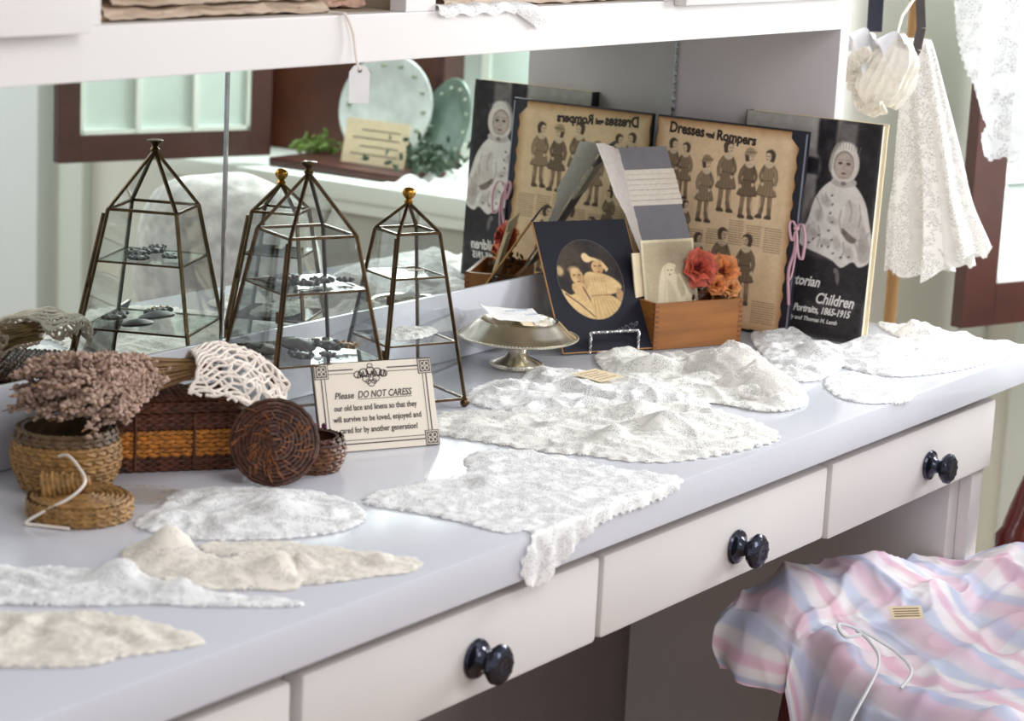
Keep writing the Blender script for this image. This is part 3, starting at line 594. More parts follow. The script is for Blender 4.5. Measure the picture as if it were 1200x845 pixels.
def girl(x, y, h, flip=1, coat=MD, hat=None, legs=1, dark=.9):
    """small printed figure of a girl: x,y = feet, h = height (mm)"""
    k = h/100; f = flip; dk = tuple(c*.62 for c in coat)
    P = lambda a: [(x+f*u*k, y+v*k) for u, v in a]
    for lx, kx in ((-6,-1),(5,3)):
        p.poly(P([(lx-3.2+kx,5),(lx+2+kx,5),(lx+2.6,20),(lx+3.4,38),(lx-3.4,38),(lx-3.2,20)]), (150,124,98), 1); p.line(P([(lx-3.4+kx,6),(lx-3.4,36)]), .8, DK, .55); p.line(P([(lx+2.8+kx,6),(lx+3.6,36)]), .8, DK, .35)
        p.poly(P([(lx-3.6+kx,5),(lx+2.4+kx,6),(lx+7+kx,2.5),(lx+6+kx,0),(lx-3.6+kx,0)]), DK, .8, dark); p.poly(P([(lx-3.2+kx,5),(lx+2+kx,5),(lx+2.4,15),(lx-3.2,15)]), (112,92,74), 1, .6)
    D_ = P([(-7,78),(-9,66),(-9,54),(-14,40),(-16,33),(-4,31),(8,32),(16,34),(13,46),(9,56),(9,66),(7,78)])
    p.poly(D_, dk, 1, .9); p.poly([(a+(x-a)*.10, b+(y+56*k-b)*.06) for a, b in D_], coat, 1, .95)
    for i in range(5): p.line(P([(-7+i*3.4,52),(-12+i*6,34)]), .9, dk, .6)
    for i in range(3): p.line(P([(-4+i*4,74),(-5+i*4.6,56)]), .7, dk, .5)
    p.line(P([(-9,55),(9,54)]), 1.3, dk, .8)
    p.poly(P([(-7,77),(-13,70),(-16,58),(-13,47),(-10,48),(-11,58),(-7,68)]), coat, .8, .95); p.line(P([(-8,66),(-11,57),(-10,48)]), .9, dk, .7); p.line(P([(-8,77),(-14,69),(-16.5,58),(-14,47)]), .9, dk, .8)
    p.poly(P([(7,77),(12,70),(15,60),(10,50),(6,50),(10,60),(7,68)]), dk, 1, .7)
    p.ell(x-f*12*k, y+45*k, 2.6*k, 3.4*k, (216,190,158), 0, 1); p.ell(x+f*8*k, y+49*k, 2.6*k, 2.6*k, (216,190,158), 0, 1)
    p.poly(P([(-5,80),(5,80),(7,76),(0,72),(-7,76)]), LT, 1, .9)
    p.ell(x-f*1*k, y+90.5*k, 8*k, 8.5*k, (74,60,50), 0, 1.2, .92); p.ell(x+f*2.6*k, y+88*k, 5*k, 6.4*k, (222,194,162), 0, 1); p.line(P([(-1,96),(6,95)]), 2.2*k, (78,62,52), .8); p.ell(x-f*5*k, y+86*k, 3*k, 5*k, (84,68,56), 0, 1)
    p.ell(x+f*1.4*k, y+89*k, .9*k, .7*k, DK, 0, .6); p.ell(x+f*5*k, y+89*k, .9*k, .7*k, DK, 0, .6); p.ell(x+f*3.4*k, y+84.6*k, 1.5*k, .6*k, (126,78,62), 0, .6)
    if hat: p.ell(x, y+94*k, 10*k, 3.6*k, hat, 8*f, 1); p.ell(x-f*1*k, y+97*k, 7*k, 4.6*k, hat, 0, 1); p.line(P([(-8,94.5),(8,95.5)]), 1.2, dk, .6)
def column(x0, x1, y0, y1, big=False):
    y = y1
    while y > y0:
        x = x0
        while x < x1:
            wl = random.uniform(3,9); p.line([(x,y),(min(x+wl,x1),y)], 1.1, (92,74,58), .62, .7); x += wl+1.6
        y -= 3.2
girl(30,170,84,1); girl(50,170,80,-1,(150,128,102)); girl(86,142,92,1,(156,134,108),(156,132,102)); girl(118,160,100,1,(142,120,96)); girl(152,155,96,1,(124,104,84),(172,148,118)); girl(182,158,96,-1,(158,134,106)); girl(58,100,70,1)
girl(122,42,98,1,(134,112,90)); girl(160,36,100,-1,(128,108,86)); girl(84,44,84,1,(116,98,80)); girl(34,40,84,-1,(142,120,96))
column(130,152,118,150); column(158,180,120,146); column(186,212,112,146); column(62,90,112,130); column(178,212,14,44); column(10,60,118,146); column(96,126,112,134); column(10,30,18,44); column(136,142,18,40)
def pk(X, Y): return (X+Y*.0 < PW-1.5+1.5*np.sin(Y/4)) & (Y > 2+2*np.sin(X/9)+4*np.exp(-((X-150)/20)**2)) & ~((X > PW-13) & (Y > PH-22+ (PW-X))) & (X > 1+np.sin(Y/5))
p.mesh('printed_sheet', PRINTM, pg, keep=pk)
for s_, x, y, sz, wd in (('Dresses',.020,.2615,.021,.056),('and',.079,.2600,.011,.014),('Rompers',.096,.2585,.019,.062)):
    text('lettering', s_, sz, INKB, pg, x, y, width=wd, off=.0008, z=.0007, rot=-.035)
# grey card with lace bands and the crumpled lace sheet beside it
CM = frame((.752,-.1025,.064), (.915,-.402,0), (.20,.50,.98)); 
U1 = Vector((.9276,-.3736,0)).normalized(); TL = Vector((.7967,-.0085,.2448)); BL = Vector((.7596,-.1005,.070)); 
CM = frame(BL, U1, TL-BL); CH = (TL-BL).length; CW = .088
cdx = root('swatch_card', 'grey card wound with a cream lace band, leaning from the wooden box', 'card', mat=CM)
MB().box((0,0,-.0025),(CW,CH,0), ch=.0003).build('grey_board', GREYB, cdx, local=True, smooth=False)
for y0, y1, lb in ((.115,.168,'upper cream lace band'),):
    q = MB(); 
    for i in range(7):
        yy = y0+(y1-y0)*i/7; q.box((-.0012,yy,-.0040),(CW+.0012,yy+(y1-y0)/7-.0004,.0012+.0006*(i%2)), ch=.0005)
    tag(q.build('lace_band', plain('cream_band', rgb(226,216,202), .8, var=.08, scale=200, bump=.7, bscale=600), cdx, local=True), lb)
SH = sheet('paper_lace_sheet', [(-.052,.198),(-.03,.202),(.003,.199),(.003,.0),(-.004,-.004),(-.010,.05),(-.022,.10),(-.038,.125),(-.041,.155)], .0025,
    lambda u,v,s: CM @ Vector((u,v,.002+max(0,-u)*.48+nz(u,v,3,45)*.002+nz(u,v,9,140)*.001)), lace_mat('crumpled_ivory', rgb(224,214,208), 300, 60, 1.2, .2, extra=.85), loc=tuple(BL), sub=1)
tag(SH, 'crumpled ivory lace sheet hanging along the left edge of the grey card', 'lace')
# wooden box
bx0 = Vector((.684,-.154,0)); U = Vector((.911,-.413,0)).normalized(); WX = Matrix((U, Vector((0,0,1)).cross(U), Vector((0,0,1)))).transposed().to_4x4(); WX.translation = bx0+Vector((0,0,.0005))
wb_ = root('wooden_box', 'small honey coloured wooden box with finger joints holding roses and a photograph', 'box', mat=WX)
bw, bd, bh, t_ = .1425, .074, .0620, .006
for nm, lo, hi in (('front_panel',(0,0,0),(bw,t_,bh)),('back_panel',(0,bd-t_,0),(bw,bd,bh)),('side_panel',(0,t_,0),(t_,bd-t_,bh)),('side_panel',(bw-t_,t_,0),(bw,bd-t_,bh)),('bottom_panel',(t_,t_,0),(bw-t_,bd-t_,.005))):
    MB().box(lo, hi, ch=.0006).build(nm, OAK, wb_, local=True, smooth=False)
q = MB()
for i in range(9):
    z = .002+i*.0068; q.box((-.0003,-.0004,z),(t_,.0002,z+.0034)); q.box((bw-t_,-.0004,z),(bw+.0003,.0002,z+.0034)); q.box((-.0004,.0,z+.0034),(.0002,t_,z+.0066))
tag(q.build('finger_joint', OAKD, wb_, local=True, smooth=False), 'darker end grain of the finger joints')
# cabinet photograph in the box
PMx = frame(WX @ Vector((.0075,.022,.0075)), U, (.11,.24,1)); 
cp = root('cabinet_photograph', 'sepia photograph of an infant in a long gown standing in the wooden box', 'photograph', mat=PMx)
cw, chh = 86, 134
MB().box((0,0,-.0015),(cw/1000,chh/1000,0)).build('mount', PAPERC, cp, local=True, smooth=False)
p = Paint(cw, chh, 110, (214,202,168)); p.poly([(4,4),(cw-4,4),(cw-4,chh-4),(4,chh-4)], (176,160,128), 1, smooth=False)
p.ell(50,100,34,34,(122,104,82),0,26,.6); p.ell(20,60,24,60,(186,170,138),0,18,.6); p.ell(75,40,18,70,(134,118,96),0,16,.5)
p.poly([(30,92),(40,100),(52,100),(58,90),(70,66),(84,44),(84,10),(22,10),(22,60)], (214,200,168), 2.5)
p.poly([(38,80),(46,72),(52,50),(44,30),(38,50)], (184,168,136), 4, .7); p.poly([(56,86),(66,66),(60,56),(54,70)], (166,148,118), 3, .7)
p.ell(43,93,9,9,(200,184,150),0,1.4); p.ell(43,91,6.4,7.4,(216,198,164),0,1.2)
for ex in (40.5,46): p.ell(ex,92.5,1.4,.9,(96,78,58),0,.7)
p.line([(43.2,92),(43,89)],.6,(150,128,100),.7); p.ell(43.2,86.6,1.9,.8,(128,96,72),0,.7); p.ell(57,94,5,8,(150,132,104),-20,2,.8); p.ell(54,62,3,2.4,(208,190,158),0,1)
p.line([(36,84),(30,40)],1,(168,150,118),.6); p.line([(60,78),(70,44)],1,(160,142,112),.6)
p.fuzz(3,3); p.mesh('sepia_print', PRINT, cp)
# second card edge behind it
q = MB().box((-.012,.0,-.006),(.010,.118,-.0035)).build('photograph_mount', PAPERC, loc=None, smooth=False)
q.data.transform(PMx); tag(q, 'pale card standing behind the infant photograph in the wooden box', 'card')
# dried roses
ROSE = plain('dried_rose_red', rgb(190,84,62), .6, var=.4, scale=120); ROSE_Y = plain('dried_rose_orange', rgb(212,128,70), .6, var=.4, scale=120); ROSE_P = plain('dried_rose_plum', rgb(136,44,52), .6, var=.4, scale=120)
def rose(c, s, label, mat, base):
    r = root('dried_rose', label, 'flower', base, group='dried roses in the wooden box'); c = Vector(c)
    look = (Vector((-1.95,-1.7,.9))-c).normalized(); Q = look.to_track_quat('Z','Y').to_matrix().to_4x4(); Q.translation = c
    for ring, (n, rad, tilt) in enumerate(((3,.16,.15),(5,.34,.35),(6,.58,.75),(7,.84,1.15))):
        mb = MB()
        for i in range(n):
            a = 2*math.pi*(i+.5*ring)/n+random.uniform(-.2,.2); W = s*(.30+.13*ring); H = s*(.55+.12*ring)
            T = Q @ Matrix.Rotation(a,4,'Z') @ Matrix.Translation((rad*s*.55,0,-s*.15*ring)) @ Matrix.Rotation(tilt,4,'Y')
            P = [[T @ Vector((-.15*s*math.cos(u*1.4)+random.uniform(-.03,.03)*s+ (v**2)*.25*s*(.4+.25*ring), W*u*(.5+.6*v), H*v)) for u in (-1,-.5,0,.5,1)] for v in (0,.35,.7,1)]
            g = net_mb(net([[tuple(x) for x in r_] for r_ in P], 6, 8)); mb.add(g.v, g.f)
        mb.build('petal_ring', mat if ring % 2 else (ROSE_P if ring == 0 else mat), r)
    MB().tube([c-look*s*.4, (c+Vector(base))/2+Vector((.003,.002,0)), base], .0013, 6).build('stem', STEM, r)
    return r
bi = lambda x, y, z: tuple(WX @ Vector((x,y,z)))
rose(bi(.090,.035,.100), .0185, 'largest dried red rose, at the left of the bunch in the wooden box', ROSE, bi(.085,.04,.006))
rose(bi(.131,.035,.094), .0165, 'orange red dried rose at the upper right of the bunch in the wooden box', ROSE_Y, bi(.110,.04,.006))
rose(bi(.113,.022,.078), .010, 'small orange rosebud low between the two bigger dried roses', ROSE_Y, bi(.100,.03,.006))
rose(bi(.135,.020,.074), .010, 'small yellow rosebud at the right rim of the wooden box', plain('dried_rose_yellow', rgb(220,152,92), .6, var=.35, scale=120), bi(.118,.03,.006))
lf = MB()
for i in range(26):
    c = Vector(bi(random.uniform(.07,.13), random.uniform(.02,.06), random.uniform(.060,.082))); lf.ball(c, .005, Matrix.Rotation(random.uniform(0,3),3,'X') @ Matrix.Rotation(random.uniform(0,3),3,'Y'), 6, 4, (1,.5,.15))
tag(lf.build('dried_leaves', plain('dried_leaf', rgb(72,50,40), .7, var=.4, scale=90), loc=bi(.1,.04,.06)), 'dark dried leaves below the roses in the wooden box', 'leaves', kind='stuff')
# navy portrait card on its wire easel
U2 = Vector((.8885,-.459,0)).normalized(); fb = Vector((.565,-.0905,.004)); ft = fb+Vector((.2476,.4793,.842))*.185
OM = frame(fb, U2, ft-fb-U2*(ft-fb).dot(U2)*.0+Vector((0,0,0))); OW, OH = .1415, .185
# the card leans with its left edge sheared as it tips back
nv = root('portrait_card', 'navy card with an oval portrait of a woman and small girl', 'photograph', mat=OM)
MB().box((0,0,-.002),(OW,OH,0), ch=.0003).build('card', NAVY, nv, local=True, smooth=False)
q = MB(); q.box((-.0008,0,-.0022),(0,OH,.0002)); q.box((0,-.0008,-.0022),(OW,0,.0002)); q.box((OW,0,-.0022),(OW+.0006,OH,.0002)); q.build('gilt_edge', GOLDE, nv, local=True, smooth=False)
p = Paint(100, 128, 150, (34,34,46))
cx0, cy0, ra, rbb = 50, 66, 41, 56
p.ell(cx0,cy0,ra+1.6,rbb+1.6,(78,74,76),0,.8); p.ell(cx0,cy0,ra,rbb,(38,32,30),0,.8)
inside = (((p.X-cx0)/ra)**2+((p.Y-cy0)/rbb)**2 < 1); keep_bg = p.a.copy()
p.ell(24,98,24,26,(82,68,52),0,16,.7); p.ell(13,80,5,7,(196,168,122),0,3,.9); p.ell(80,100,16,30,(56,46,38),0,12,.6)
SK = (214,176,122)
p.poly([(10,54),(20,46),(30,50),(38,54),(50,50),(54,30),(52,6),(32,8),(18,26)], (216,182,128), 1.8); p.poly([(24,54),(30,42),(38,36),(42,50),(40,62),(27,62)], (204,166,114), 2)
p.ell(32,76,12,14,(54,40,32),0,2.5); p.ell(33.5,71.5,8,12,(206,170,118),6,1.6); p.ell(31,81,7,5,(214,182,134),0,4,.7); p.ell(37.5,69,3.5,8,(168,130,88),6,3,.6)
for ex in (30.8,37): p.ell(ex,73.2,1.8,1,(88,64,44),0,1.2,.85)
p.line([(34.6,72),(35.3,67.5)],.9,(150,112,76),.6,1); p.ell(34.6,63.8,2.4,.9,(136,84,60),0,1)
p.line([(14,48),(30,32),(46,12)],1.8,(84,64,50),.85,1); p.line([(38,56),(45,34),(47,12)],2.0,(92,70,52),.85,1)
p.poly([(42,70),(50,77),(66,74),(80,66),(88,54),(80,46),(72,44),(68,42),(48,42),(43,52)], (214,180,128), 2)
p.poly([(47,43),(70,43),(86,28),(80,12),(60,6),(48,6),(44,22)], (208,174,120), 2)
for i in range(7): p.line([(49+i*3.4,42),(46+i*6.2,10)], 1.2, (164,130,88), .55, 1.4)
for i in range(6): p.line([(48+i*4,72),(49+i*3.6,45)], 1.1, (172,138,96), .45, 1.4)
p.ell(62,66,14,5,(180,144,100),0,3,.4); p.line([(47,43),(70,43.5)],2.2,(150,116,78),.75,1.2); p.poly([(82,52),(88,46),(84,34),(78,40)], (178,140,96), 1.4); p.ell(44,62,4,7,(190,152,106),0,2,.8)
p.ell(60.5,87,12,12,(64,46,34),0,2.5); p.ell(62.5,83,7.6,10,(204,164,112),-8,1.6); p.ell(66,81,3,7,(164,124,82),-8,3,.6)
p.poly([(45,100),(50,104),(56,98),(62,96),(66,92),(58,92),(52,90),(47,92)], (226,196,146), 1.8); p.poly([(66,94),(72,88),(74,80),(70,80),(69,88)], (220,188,138), 1.8); p.poly([(72,86),(76,80),(72,76)],(216,182,132),1.4)
for ex in (59.8,66): p.ell(ex,84.6,1.7,1,(80,56,40),0,1.1,.9)
p.line([(63.5,83.5),(64.2,79.5)],.9,(150,110,74),.6,1); p.ell(63.2,76.2,2.1,.9,(138,76,54),0,1)
p.a = np.where(inside[...,None], p.a, keep_bg); p.fuzz(4,2).fuzz(4,7)
p.mesh('oval_portrait', PRINT, nv, origin=(.0075,.034), sx=1.17, keep=lambda X,Y: ((X-50)/42.6)**2+((Y-66)/57.6)**2 < 1)
q = MB()
for a_ in range(5): q.tube([(.090+.007*a_+.003*math.cos(t*2+a_)+.001*t, .026+.0022*a_+.0032*math.sin(t*2), .0003) for t in np.linspace(0,3.6,14)], .00035, 4)
q.build('embossed_mark', plain('embossed_grey', rgb(120,120,128), .5), nv, local=True)
es = root('wire_easel', 'small twisted silver wire easel under the navy portrait card', 'easel', (.64,-.11,0))
def twist(path, r=.0012, a=.0013, turns=800):
    P = [Vector(x) for x in path]; out = MB(); L = [0]
    for i in range(len(P)-1): L.append(L[-1]+(P[i+1]-P[i]).length)
    N = int(L[-1]/.0012); s1 = []; s2 = []
    for i in range(N+1):
        d = L[-1]*i/N; k = max(j for j in range(len(L)-1) if L[j] <= d+1e-9); q_ = P[k].lerp(P[k+1], (d-L[k])/(L[k+1]-L[k])); t = (P[k+1]-P[k]).normalized()
        e1 = t.orthogonal().normalized(); e2 = t.cross(e1); an = d*turns
        s1.append(q_+(e1*math.cos(an)+e2*math.sin(an))*a); s2.append(q_-(e1*math.cos(an)+e2*math.sin(an))*a)
    out.tube(s1, r, 5); out.tube(s2, r, 5); return out
fl = lambda x, y, z: tuple(OM @ Vector((x,y,z)))
zf_ = .0018
e0 = fl(.040,.021,.012); e1 = fl(.113,.021,.012); g0 = (e0[0],e0[1],zf_); g1 = (e1[0],e1[1],zf_)
twist([g0,e0,e1,g1]).build('front_loop', WIRE, es)
for g, xx in ((g0,.040),(g1,.113)):
    bk_ = fl(xx,.0,-.012); twist([g,(bk_[0],bk_[1],zf_)]).build('foot_rail', WIRE, es)
    tp_ = fl(xx,.075,-.006); twist([(bk_[0],bk_[1],zf_),tp_]).build('back_stay', WIRE, es)
# ------------------------------------------------------------------ silver dish
dish = root('silver_dish', 'footed silver dish with a wide beaded rim holding paper labels and lace', 'dish', (.465,-.085,0))
DMx = Matrix.Translation((.465,-.085,.0004)) @ Matrix.Diagonal((1,1,1.2,1))
MB().lathe([(0,0),(.031,0),(.033,.002),(.032,.005),(.027,.0075),(.016,.011),(.012,.016),(.013,.020),(.030,.024),(.052,.028),(.068,.030),(.074,.0315),(.0755,.0335),(.073,.0345),(.064,.0395),(.054,.048),(.050,.0505),(.047,.0500),(.042,.044),(.030,.039),(0,.037)], DMx, 64).build('bowl', SILVER, dish)
q = MB()
for i in range(110): a = 2*math.pi*i/110; q.ball(DMx @ Vector((.0755*math.cos(a),.0755*math.sin(a),.0335)), .0017, seg=5, rings=4)
tag(q.build('beaded_rim', SILVER, dish), None, kind='stuff')
q = MB()
for i in range(54): a = 2*math.pi*i/54; q.ball(DMx @ Vector((.0325*math.cos(a),.0325*math.sin(a),.0035)), .0015, seg=5, rings=4)
tag(q.build('beaded_foot', SILVER, dish), None, kind='stuff')
def scrap(name, label, cat, pts, z, mat, amp=.002, th=0, col=None, group=None):
    c = np.mean(pts, 0)
    o = sheet(name, pts, .0022, lambda u,v,s: (u,v,z(u,v) + nz(u,v,1,50)*amp), mat, loc=(c[0],c[1],z(c[0],c[1])), sub=1)
    so = o.modifiers.new('thickness', 'SOLIDIFY'); so.thickness = .0005
    return tag(o, label, cat, group)
LM = frame((.415,-.080,.0625), (.90,-.42,0), (.42,.85,.30))
lb = root('paper_label', 'white paper label with faint blue print lying across the silver dish', 'label', mat=LM)
q = net_mb(net([[(x,y,.0000+.004*math.cos(x*45)+.006*(x<-.0)*1) for x in np.linspace(-.004,.078,8)] for y in (0,.012,.024,.036)], 10, 20)); o = q.build('label_sheet', PAPERW, lb, local=True); so = o.modifiers.new('thickness','SOLIDIFY'); so.thickness = .0004
text('lettering', 'HAND MADE', .006, plain('faint_blue_ink', rgb(130,150,176), .6), lb, .026, .016, z=.0052, width=.032)
text('lettering', 'LACE', .006, bpy.data.materials['faint_blue_ink'], lb, .050, .006, z=.0045, width=.018)
scrap('lace_scrap', 'beige lace scrap beside the paper label in the silver dish', 'lace', [(.452,-.118),(.470,-.132),(.500,-.112),(.495,-.096),(.470,-.098)], lambda u,v: .0605, LACE_C, .005)
scrap('lace_scrap', 'tan lace roll at the right inside the silver dish', 'lace', [(.478,-.085),(.506,-.092),(.508,-.060),(.488,-.058)], lambda u,v: .0565, LACE_C, .006)
scrap('paper_ticket', 'small cream paper ticket on edge in the silver dish', 'ticket', [(.435,-.112),(.470,-.126),(.478,-.115),(.444,-.100)], lambda u,v: .0615+(v+.11)*.2, PAPERC, .001)
# crumpled clear wrap behind the dish
B = net([[(.385+.03*i+random.uniform(-.01,.01), -.012-.018*j+random.uniform(-.006,.006), .074-.012*j-.006*i+random.uniform(-.006,.008)) for i in range(4)] for j in range(4)], 24, 24)
tag(net_mb(B).build('clear_wrap', PLASTIC, loc=(.42,-.04,.05)), 'crumpled clear plastic wrap behind the left side of the silver dish', 'plastic wrap')

# ------------------------------------------------------------------ baskets
def rect_path(a, b, r, n=10):
    out = []
    for cx_, cy_, a0 in ((a-r,b-r,0),(-a+r,b-r,90),(-a+r,-b+r,180),(a-r,-b+r,270)):
        for i in range(n+1): t = math.radians(a0+90*i/n); out.append((cx_+r*math.cos(t), cy_+r*math.sin(t)))
    return out
def resample(P, step):
    P = [Vector((*p,0)) for p in P]+[Vector((*P[0],0))]; L = [0]
    for i in range(len(P)-1): L.append(L[-1]+(P[i+1]-P[i]).length)
    n = max(8, int(L[-1]/step)); out = []; k = 0
    for i in range(n):
        d = L[-1]*i/n
        while L[k+1] < d: k += 1
        out.append(P[k].lerp(P[k+1], (d-L[k])/(L[k+1]-L[k]+1e-12)))
    return out
def weave_row(mb, M, P, z, r, step, phase, amp=.0014, tilt=.5):
    """one woven course: overlapping leaning strands around the wall"""
    Q = resample(P, step); n = len(Q)
    for i, q_ in enumerate(Q):
        t = (Q[(i+1)%n]-Q[i-1]).normalized(); nn = Vector((t.y,-t.x,0)); o_ = amp*(1 if (i+phase)%2 else -.6)
        c = q_+nn*o_; c.z = z; h = Vector((0,0,1))*r*tilt*(1 if phase%2 else -1)
        mb.tube([M@(c-t*step*.72-h-nn*amp*.7), M@(c-t*step*.3-h*.3+nn*.0004), M@(c+t*step*.3+h*.3+nn*.0004), M@(c+t*step*.72+h-nn*amp*.7)], r*random.uniform(.85,1.12), 5, cap=False)
BX = Matrix((Vector((.805,-.594,0)), Vector((.594,.805,0)), Vector((0,0,1)))).transposed().to_4x4(); BX.translation = Vector((-.1985,-.0895,.0005))
bw2, bd2 = .0805, .035
bsk = root('wicker_basket', 'rectangular dark wicker basket with golden woven bands under the lavender bunch', 'basket', mat=BX)
rp = rect_path(bw2, bd2, .012)
inner = MB(); Q = resample(rect_path(bw2-.002, bd2-.002, .011), .008)
n = len(Q); inner.add([BX@Vector((q_.x,q_.y,z)) for z in (0,.070) for q_ in Q], [(i,(i+1)%n,n+(i+1)%n,n+i) for i in range(n)]+[tuple(range(n))[::-1]]); inner.build('wall_lining', WICK_D, bsk)
for z0_, k_, mat_, r_, nm in ((.002,5,WICK_D,.0020,'bottom_weave'),(.0175,6,WICK_G,.0022,'golden_weave'),(.046,5,WICK_D,.0021,'top_weave')):
    mb = MB()
    for i in range(k_): weave_row(mb, BX, rp, z0_+i*(.0031 if mat_ is WICK_D else .0045), r_, .0058, i)
    tag(mb.build(nm, mat_, bsk), {'WICK_G':None}.get('x'), kind='stuff')
for sx in (-.03,.03): MB().tube([BX@Vector((sx,-bd2-.0035,.003)), BX@Vector((sx,-bd2-.0045,.03)), BX@Vector((sx,-bd2-.0035,.06))], .0016, 6).build('stake', WICK_D, bsk)
lid = MB(); 
for i in range(3): weave_row(lid, BX, rect_path(bw2+.002-i*.0, bd2+.002, .013), .0635+i*.0030, .0021, .006, i)
for j in range(13):
    y = -bd2+.003+j*(2*bd2-.006)/12
    lid.tube([BX@Vector((x, y+.0006*math.sin(x*900), .0725+.0012*math.sin(x*500+j*math.pi))) for x in np.linspace(-bw2+.003,bw2-.003,44)], .0022, 5)
tag(lid.build('lid', WICK_D, bsk), 'dark woven lid')
# lavender bunch on the basket lid
T0 = Vector((-.195,-.120,.103)); HD = Vector((-.19,.030,.004))
lav = root('lavender_bunch', 'dried lavender bunch lying across the rectangular wicker basket', 'dried flowers', tuple(T0))
st = MB(); bd = MB()
dirn = HD.normalized(); sd_ = Vector((0,0,1)).cross(dirn).normalized(); upn = dirn.cross(sd_)
for i in range(165):
    a = random.uniform(-1,1); b_ = random.uniform(-1,1)*math.sqrt(max(0,1-a*a*.8)); L_ = random.uniform(.12,.205)*(1-.12*abs(a))
    p0 = T0 + sd_*a*.010 + upn*b_*.009 + dirn*(-.012); p1 = T0 + dirn*L_*.5 + sd_*a*.028 + upn*(b_*.020); p2 = T0 + dirn*L_ + sd_*a*.060 + upn*(b_*.030) + Vector((0,0,-.018*a*a+random.uniform(-.008,.004)))
    for pt in (p1, p2):
        pt.z = max(pt.z, .082 if pt.x > -.275 else .066); pt.y = min(pt.y, -.014)
    pts_ = [p0, p1, p2]; st.tube(pts_, .0007, 4, cap=False)
    nb = random.randint(16, 24); s0 = random.uniform(.34,.52)
    for j in range(nb):
        t = s0+(1-s0)*j/nb; q_ = p0.lerp(p1,t*2) if t < .5 else p1.lerp(p2,(t-.5)*2)
        for _ in range(2):
            c = q_+Vector([random.uniform(-1,1)*.0036 for _ in range(3)]); c.y = min(c.y,-.009); bd.ball(c, random.uniform(.0014,.0026), (Matrix.Rotation(random.uniform(0,3),3,'X')@Matrix.Rotation(random.uniform(0,3),3,'Y')), 5, 4, (1,1,1.6))
for i in range(130):
    a = random.uniform(-1,1); b_ = random.uniform(-1,1); p0 = T0+dirn*.012+sd_*a*.010+upn*b_*.009; st.tube([p0, T0-dirn*random.uniform(.025,.034)+sd_*a*.013+upn*b_*.009], .0009, 4)
tag(st.build('stems', STEM, lav), None, kind='stuff'); tag(bd.build('flower_buds', BUD, lav), None, kind='stuff')
# crochet doily tied round the stems
WP = [[(-.222,-.150,.088),(-.207,-.148,.104),(-.193,-.135,.117),(-.178,-.112,.118),(-.168,-.098,.105)],
      [(-.200,-.168,.082),(-.186,-.160,.103),(-.170,-.140,.119),(-.152,-.115,.122),(-.135,-.098,.110)],
      [(-.176,-.186,.072),(-.160,-.176,.095),(-.142,-.152,.113),(-.122,-.126,.116),(-.104,-.106,.108)],
      [(-.160,-.196,.056),(-.142,-.186,.078),(-.120,-.164,.099),(-.098,-.140,.103),(-.082,-.118,.096)],
      [(-.148,-.204,.040),(-.128,-.196,.056),(-.100,-.178,.074),(-.078,-.156,.078),(-.066,-.136,.074)]]
B = net(WP, 60, 60)
for i in range(61):
    for j in range(61):
        f = math.sin(j*.62)*.0032*(i/60)**.7 + math.sin(j*.31+i*.07)*.003*(i/60); B[i,j,2] += f; B[i,j,1] -= f*.6
mb = MB()
def surf(s, t):
    s = min(max(s,0),.9999)*60; t = min(max(t,0),.9999)*60; i, j = int(s), int(t); fs, ft = s-i, t-j
    return Vector(B[i,j]*(1-fs)*(1-ft)+B[i+1,j]*fs*(1-ft)+B[i,j+1]*(1-fs)*ft+B[i+1,j+1]*fs*ft)
for k in range(-10, 24):
    for sg_ in (1,-1):
        P = []
        for i in range(37):
            s = i/36; t = (k+.5)/14 + sg_*s*.55*(1 if sg_ == 1 else 1) + .022*math.sin(s*26+k)
            if sg_ == -1: t = (k+.5)/14 - s*.55 + .2 + .02*math.sin(s*22+k*2)
            if 0 <= t <= 1: P.append(surf(s,t)+Vector((0,0,.0008*sg_)))
            elif len(P) > 2: mb.tube(P, .0017, 5); P = []
            else: P = []
        if len(P) > 2: mb.tube(P, .0017, 5)
for s in (.01,.03,.34,.62,.80): mb.tube([surf(s+.02*math.sin(t*40),t) for t in np.linspace(0,1,60)], .0017, 5)
for k in range(16):   # picot loops of the border
    t0 = k/16; c = surf(.97,t0+.03); mb.tube([surf(.93+.065*math.sin(a_),t0+.031+.028*math.cos(a_)) for a_ in np.linspace(0,2*math.pi,12,endpoint=False)], .0017, 5, close=True)
for k in range(12):
    t0 = k/12; mb.tube([surf(.50+.05*math.sin(a_),t0+.04+.025*math.cos(a_)) for a_ in np.linspace(0,2*math.pi,10,endpoint=False)], .0015, 5, close=True)
dl = mb.build('crochet_doily', COTTON, loc=(-.15,-.15,.1)); tag(dl, 'openwork white crochet doily wrapped round the lavender stems', 'doily')
